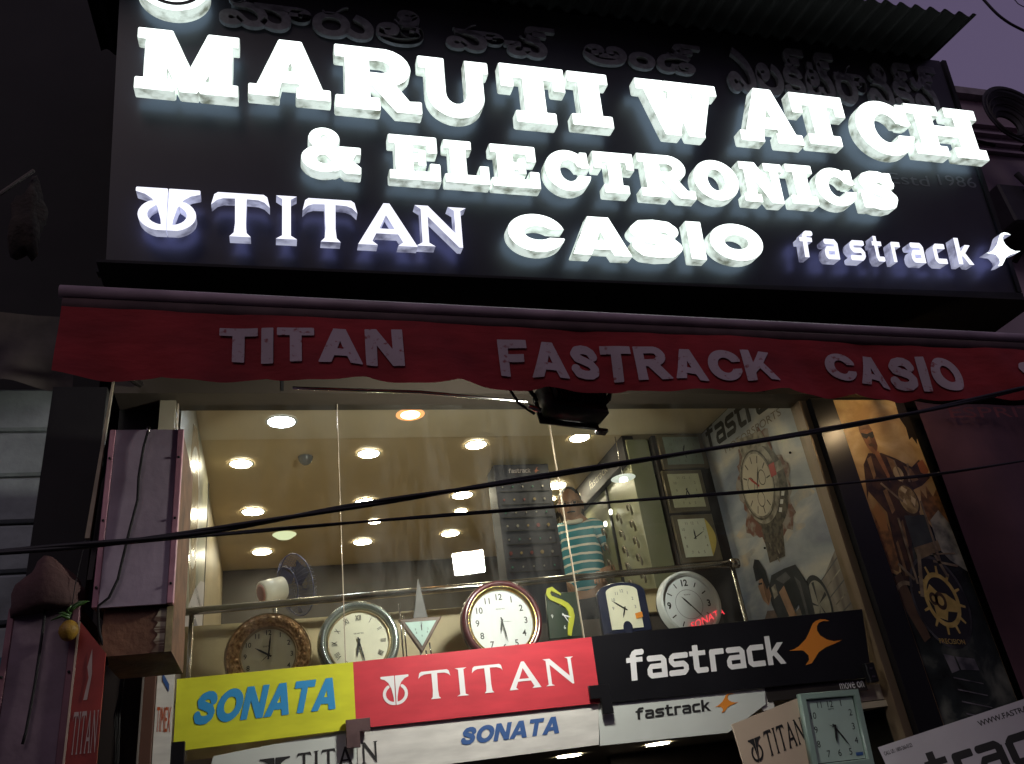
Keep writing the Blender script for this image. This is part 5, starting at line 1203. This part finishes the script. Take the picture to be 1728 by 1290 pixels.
# lemon and chilli charm
ch = thing('lemon_charm', 'yellow lemon and green chillies hung on a string by the mauve box', 'charm', (-.568, -.64, 2.1))
bm = bmesh.new(); bmesh.ops.create_uvsphere(bm, u_segments=20, v_segments=14, radius=.0265)
for q in bm.verts: q.co = Vector((-.568, -.64, 2.120)) + Vector((q.co.x, q.co.y, q.co.z * (1.0 + .12 * (abs(q.co.z) > .02))))
bm_obj('lemon', bm, mat('lemon_skin', (.34, .20, .02), .5, noise=.2, scale=60, bump=.3), ch, True)
M_chil = mat('green_chilli', (.05, .13, .025), .4, noise=.3)
for k in range(6):
    a = -.9 + .36 * k
    tube('chilli', [(-.568, -.64, 2.155 + .006 * k), (-.568 + .022 * math.sin(a * 2), -.645, 2.163 + .007 * k), (-.568 + .048 * math.sin(a * 2 + .4), -.650, 2.160 + .010 * k + .012 * math.cos(a * 3))], [.005, .005, .001], M_chil, ch, 6)
tube('string', [(-.568, -.64, 2.145), (-.566, -.635, 2.25), (-.56, -.60, 2.40)], .0012, M_matte, ch, 5)
# dark side board, cream plank, red strip, planks
o = box('side_board', -.735, -.565, -.50, -.44, 2.25, 2.985, M_matte); tag(o, 'black upright board under the left end of the awning', 'board')
o = prism('edge_plank', Frame((0, -.545, 0)), [[(-.556, 2.42), (-.570, 2.42), (-.540, 2.975), (-.534, 2.975)]], .016, mat('cream_edge', (.50, .44, .30), .6, noise=.3, scale=12)); tag(o, 'thin cream plank edge beside the tall mauve sign box', 'plank')
o = prism('edge_plank', Frame((0, -.50, 0)), [[(-.545, 2.30), (-.560, 2.30), (-.548, 2.62), (-.528, 2.70)]], .016, M_dark); tag(o, 'dark plank leaning between the cream edge and the mauve box', 'plank')
rs = thing('red_strip_sign', 'narrow red strip sign with worn white capitals between the mauve boxes', 'sign board', (-.50, -.6, 1.2))
prism('panel', Frame((0, -.60, 0)), [[(-.545, 1.2), (-.460, 1.2), (-.470, 2.055), (-.545, 2.150)]], .01, mat('faded_red_print', (.30, .035, .025), .5, noise=.3, scale=12), rs)
prism('panel_edge', Frame((0, -.60, 0)), [[(-.551, 1.2), (-.5455, 1.2), (-.5455, 2.15), (-.551, 2.15)]], .012, M_cream, rs)
word('lettering', 'serif', 'TITAN', Frame((0, -.6115, 0)), -.536, -.472, 1.790, 1.900, mat('worn_white_print', (.45, .34, .30), .6, noise=.2), rs, gap=.1)
fl('arrow_print', Frame((0, -.6115, 0)), [(-.516, 1.93), (-.506, 1.93), (-.500, 2.00), (-.506, 2.07), (-.514, 2.02), (-.508, 1.99)], MATS['worn_white_print'], rs, .001)
o = box('door_plank', -.430, -.395, -.09, -.045, -.6, 2.15, mat('red_brown_plank', (.10, .045, .03), .6, noise=.4, scale=6, stretch=(1, 1, .1))); tag(o, 'reddish brown vertical plank left of the narrow white strip sign', 'plank')
o = box('door_plank', -.436, -.4305, -.095, -.06, -.6, 2.16, mat('grey_trim', (.22, .20, .18), .5, noise=.4, scale=20, stretch=(1, 1, .1))); tag(o, 'thin grey strip along the reddish brown plank', 'trim')
o = box('door_recess', -.62, -.437, -.05, .04, -.6, 2.60, M_dark); tag(o, 'dark wooden recess behind the red strip sign', 'door')
for k in range(5):
    tube('hanging_cord', [(-.50 + .004 * k, -.1, 2.15), (-.505 + .01 * math.sin(k), -.11, 1.95), (-.49 + .006 * k, -.1, 1.6)], .003, M_matte, o, 5)
tx = thing('narrow_sign', 'narrow white strip sign with orange red capitals at the window corner', 'sign board', (-.37, -.05, 1.2))
box('panel', -.392, -.336, -.060, -.052, 1.2, 2.165, M_white, tx)
FX = Frame((0, -.0605, 0), (1, 0, -.10), (0, 0, 1))
text('lettering', 'TIMEX', FX, -.388, -.342, 1.855, 1.935, mat('orange_red_print', (.55, .11, .03), .4), tx)
box('red_bar', -.375, -.366, -.0625, -.0605, 2.08, 2.165, M_redp, tx)
prism('blue_bar', Frame((0, -.0612, 0)), [[(-.375, 2.06), (-.352, 2.02), (-.352, 2.045), (-.375, 2.085)]], .001, M_navy, tx)
# bundle and bracket in the dark at the upper left
bm = bmesh.new(); bmesh.ops.create_icosphere(bm, subdivisions=3, radius=1)
for q in bm.verts:
    x, y, z = q.co; w = 1 + .15 * math.sin(x * 6 + 2 * z) + .12 * math.sin(z * 8 + y * 3)
    q.co = (-.86 + x * .055 * w, -.62 + y * .05 * w, 3.60 + z * .17 * w)
o = bm_obj('cable_bundle', bm, mat('dusty_sacking', (.045, .034, .024), .9, noise=.5, scale=18, bump=.6), None, True); tag(o, 'dusty wrapped cable bundle on the dark wall at the upper left', 'bundle')
o = tube('wall_rod', [(-1.12, -.7, 3.42), (-.86, -.66, 3.80)], .007, mat('dusty_rod', (.10, .08, .06), .6)); tag(o, 'thin slanting rod in the dark at the upper left', 'rod')
o = tube('awning_post', [(-.612, -1.02, -.6), (-.618, -1.04, 2.55)], .008, M_matte); bpy.data.objects.remove(o)

# next door: whitewashed block wall behind, brown tarpaulin above
nb = thing('block_wall', 'bluish whitewashed concrete block wall next door at the far left', 'wall', (-1.2, .1, -.6))
M_blocks = [mat('whitewash_' + 'abc'[k], c, .8, noise=.4, scale=5 + k, bump=.5) for k, c in enumerate(((.28, .32, .32), (.34, .37, .37), (.22, .25, .25)))]
box('core', -2.6, -.775, .07, .25, -.6, 3.25, mat('mortar', (.26, .27, .27), .9, noise=.4, scale=9), nb)
for r_ in range(12):
    z = .98 + r_ * .19
    for k in range(6):
        x1 = -.78 - k * .31 - (.15 if r_ % 2 else 0)
        dy = random.uniform(-.012, .006)
        box('block', x1 - .295, x1 if k or not r_ % 2 else -.78, .035 + dy, .068, z + .004 + random.uniform(0, .004), z + .184 + random.uniform(-.004, .003), M_blocks[random.randrange(3)], nb, .010)
v, f = [], []
for i in range(49):
    for j in range(9):
        x = -2.2 + 1.42 * i / 48; t_ = j / 8
        v.append((x, -.06 - .03 * t_ * math.sin(x * 23) - .02 * math.sin(x * 9 + t_ * 5), 3.56 - (.36 + .03 * math.sin(x * 8)) * t_))
for i in range(48):
    for j in range(8):
        a = i * 9 + j; f.append((a, a + 1, a + 10, a + 9))
o = mesh('tarpaulin', v, f, mat('brown_grey_tarp', (.06, .048, .042), .8, noise=.5, scale=6, bump=.3), None, True); tag(o, 'folded brown grey tarpaulin hanging over the whitewashed wall', 'tarpaulin')
o = box('neighbour_building', -6, -.76, .30, 5, 3.3, 9, M_night); tag(o, 'dark building rising behind the left side of the sign', 'building')
o = box('teal_board', -1.02, -.775, -.30, -.27, 1.7, 2.13, mat('teal_paint', (.03, .16, .20), .6, noise=.3)); tag(o, 'dark teal board at the left edge below the whitewashed wall', 'board')

# ================================================================== RIGHT BACKGROUND
rb = thing('pink_building', 'pale pink building wall behind the right end of the sign at dusk', 'building', (9, 5, -.6))
box('wall', 5.6, 16, 2.2, 10, -.6, 8.35, mat('pink_plaster', (.30, .24, .27), .8, noise=.25, scale=.8), rb)
box('parapet_cap', 5.5, 16.1, 2.1, 10.1, 8.352, 8.46, mat('grey_coping', (.25, .23, .24), .8, noise=.3), rb)
for k in range(4): box('ledge', 5.59, 16, 2.14, 2.198, 7.9 - .14 * k, 7.93 - .14 * k, mat('ledge_paint', (.28, .22, .26), .8), rb)
sd_ = thing('satellite_dish', 'large dark round dish with a pale centre on the pink wall', 'satellite dish', (8.0, 1.9, 7.2))
FDs = Frame((7.76, 1.80, 7.50), (1, 0, 0), (0, 0, 1))
ring('dish', FDs, .14, .43, mat('dish_black', (.016, .017, .02), .6, noise=.4), sd_, [(0, .02), (.2, .06), (.5, .08), (.8, .14), (1, .18), (1.0, .16), (0, 0)], 48)
for k in range(4): ring('dish_rib', FDs, .18 + .065 * k, .195 + .065 * k, mat('dish_dark', (.006, .006, .007), .6), sd_, [(0, .05 + .04 * k), (.5, .07 + .04 * k), (1, .05 + .04 * k)], 40)
tube('arm', [(7.76, 1.75, 7.15), (7.9, 1.6, 6.8), (7.9, 2.15, 6.7)], .04, M_matte, sd_, 8)
ac = thing('outdoor_unit', 'dark boxed outdoor unit with brackets below the dish', 'air conditioner', (7.8, 1.8, 6.5))
box('casing', 7.15, 8.9, 1.75, 2.15, 6.10, 6.60, mat('soot_metal', (.02, .02, .022), .6, noise=.3), ac, .02)
for k in range(6): box('louvre', 7.45, 8.8, 1.735, 1.749, 6.16 + .07 * k, 6.18 + .07 * k, M_matte, ac)
tube('bracket', [(7.4, 2.15, 5.9), (7.4, 1.75, 6.08)], .03, M_matte, ac, 6)
tube('bracket', [(8.2, 2.15, 5.7), (8.2, 1.75, 6.08)], .03, M_matte, ac, 6)
for k, (pp, rr2, lb) in enumerate((([(7.4, 1.7, 6.7), (7.6, 1.66, 6.2), (7.9, 1.66, 5.9), (8.3, 1.7, 5.2)], .03, 'thick black cable drooping below the boxed unit'), ([(6.6, 2.1, 7.62), (7.2, 2.0, 7.52), (7.6, 1.9, 7.30)], .02, 'black cable running along the pink wall to the dish'))):
    o = tube('wall_cable', pp, rr2, M_matte); tag(o, lb, 'cable')

# ================================================================== STREET CABLES
def span(pts, n=24):      # smooth curve through a few points
    out = []
    P = [Vector(q) for q in pts]
    for i in range(len(P) - 1):
        p0, p1, p2, p3 = P[max(i - 1, 0)], P[i], P[i + 1], P[min(i + 2, len(P) - 1)]
        for k in range(n):
            t_ = k / n
            out.append(.5 * ((2 * p1) + (p2 - p0) * t_ + (2 * p0 - 5 * p1 + 4 * p2 - p3) * t_ * t_ + (3 * p1 - p0 - 3 * p2 + p3) * t_ ** 3))
    out.append(P[-1]); return out
M_cable = mat('cable_rubber', (.012, .012, .013), .55, noise=.3, scale=30)
def twisted(label, pts, r, tw, strands=2):
    C_ = span(pts, 16); t = thing('street_cable', label, 'cable', tuple(C_[0]), 'cables strung across the window')
    for s in range(strands):
        q = []
        for i, c in enumerate(C_):
            a = i * tw + s * 2 * math.pi / strands
            q.append(c + Vector((0, math.cos(a), math.sin(a))) * r * .55)
        tube('strand', q, r, M_cable, t, 7)
twisted('thick black twisted cable crossing the whole window', [(-4.5, -1.25, 2.2), (-1.2, -1.2, 2.160), (-.612, -1.2, 2.180), (-.229, -1.2, 2.203), (.203, -1.2, 2.262), (.774, -1.2, 2.337), (1.85, -1.2, 2.487), (2.605, -1.2, 2.622), (4.5, -1.2, 3.0), (9, -1.2, 4.2)], .0060, .22)
twisted('thinner black cable crossing below the thick one', [(-4.5, -1.24, 2.15), (-1.2, -1.17, 2.145), (-.62, -1.16, 2.190), (-.235, -1.15, 2.212), (.206, -1.15, 2.234), (.887, -1.15, 2.262), (1.793, -1.15, 2.300), (2.518, -1.15, 2.36), (4.5, -1.15, 2.6), (9, -1.15, 3.4)], .0036, .2)
for pts, r_, lb in (([(6.0, .5, 9.2), (6.295, .5, 7.888), (6.355, .5, 7.648), (6.45, .5, 7.421), (6.64, .5, 7.279), (7.064, .5, 7.128), (10, .5, 6.6)], .012, 'black overhead wire sagging across the sky at the top right'),
                    ([(6.3, .5, 8.2), (6.678, .5, 7.881), (6.757, .5, 7.727), (6.826, .5, 7.64), (7.263, .5, 7.488), (10, .5, 7.0)], .004, 'thin overhead wire at the extreme top right corner')):
    o = tube('overhead_wire', span(pts), r_, M_cable); tag(o, lb, 'wire', 'overhead wires')
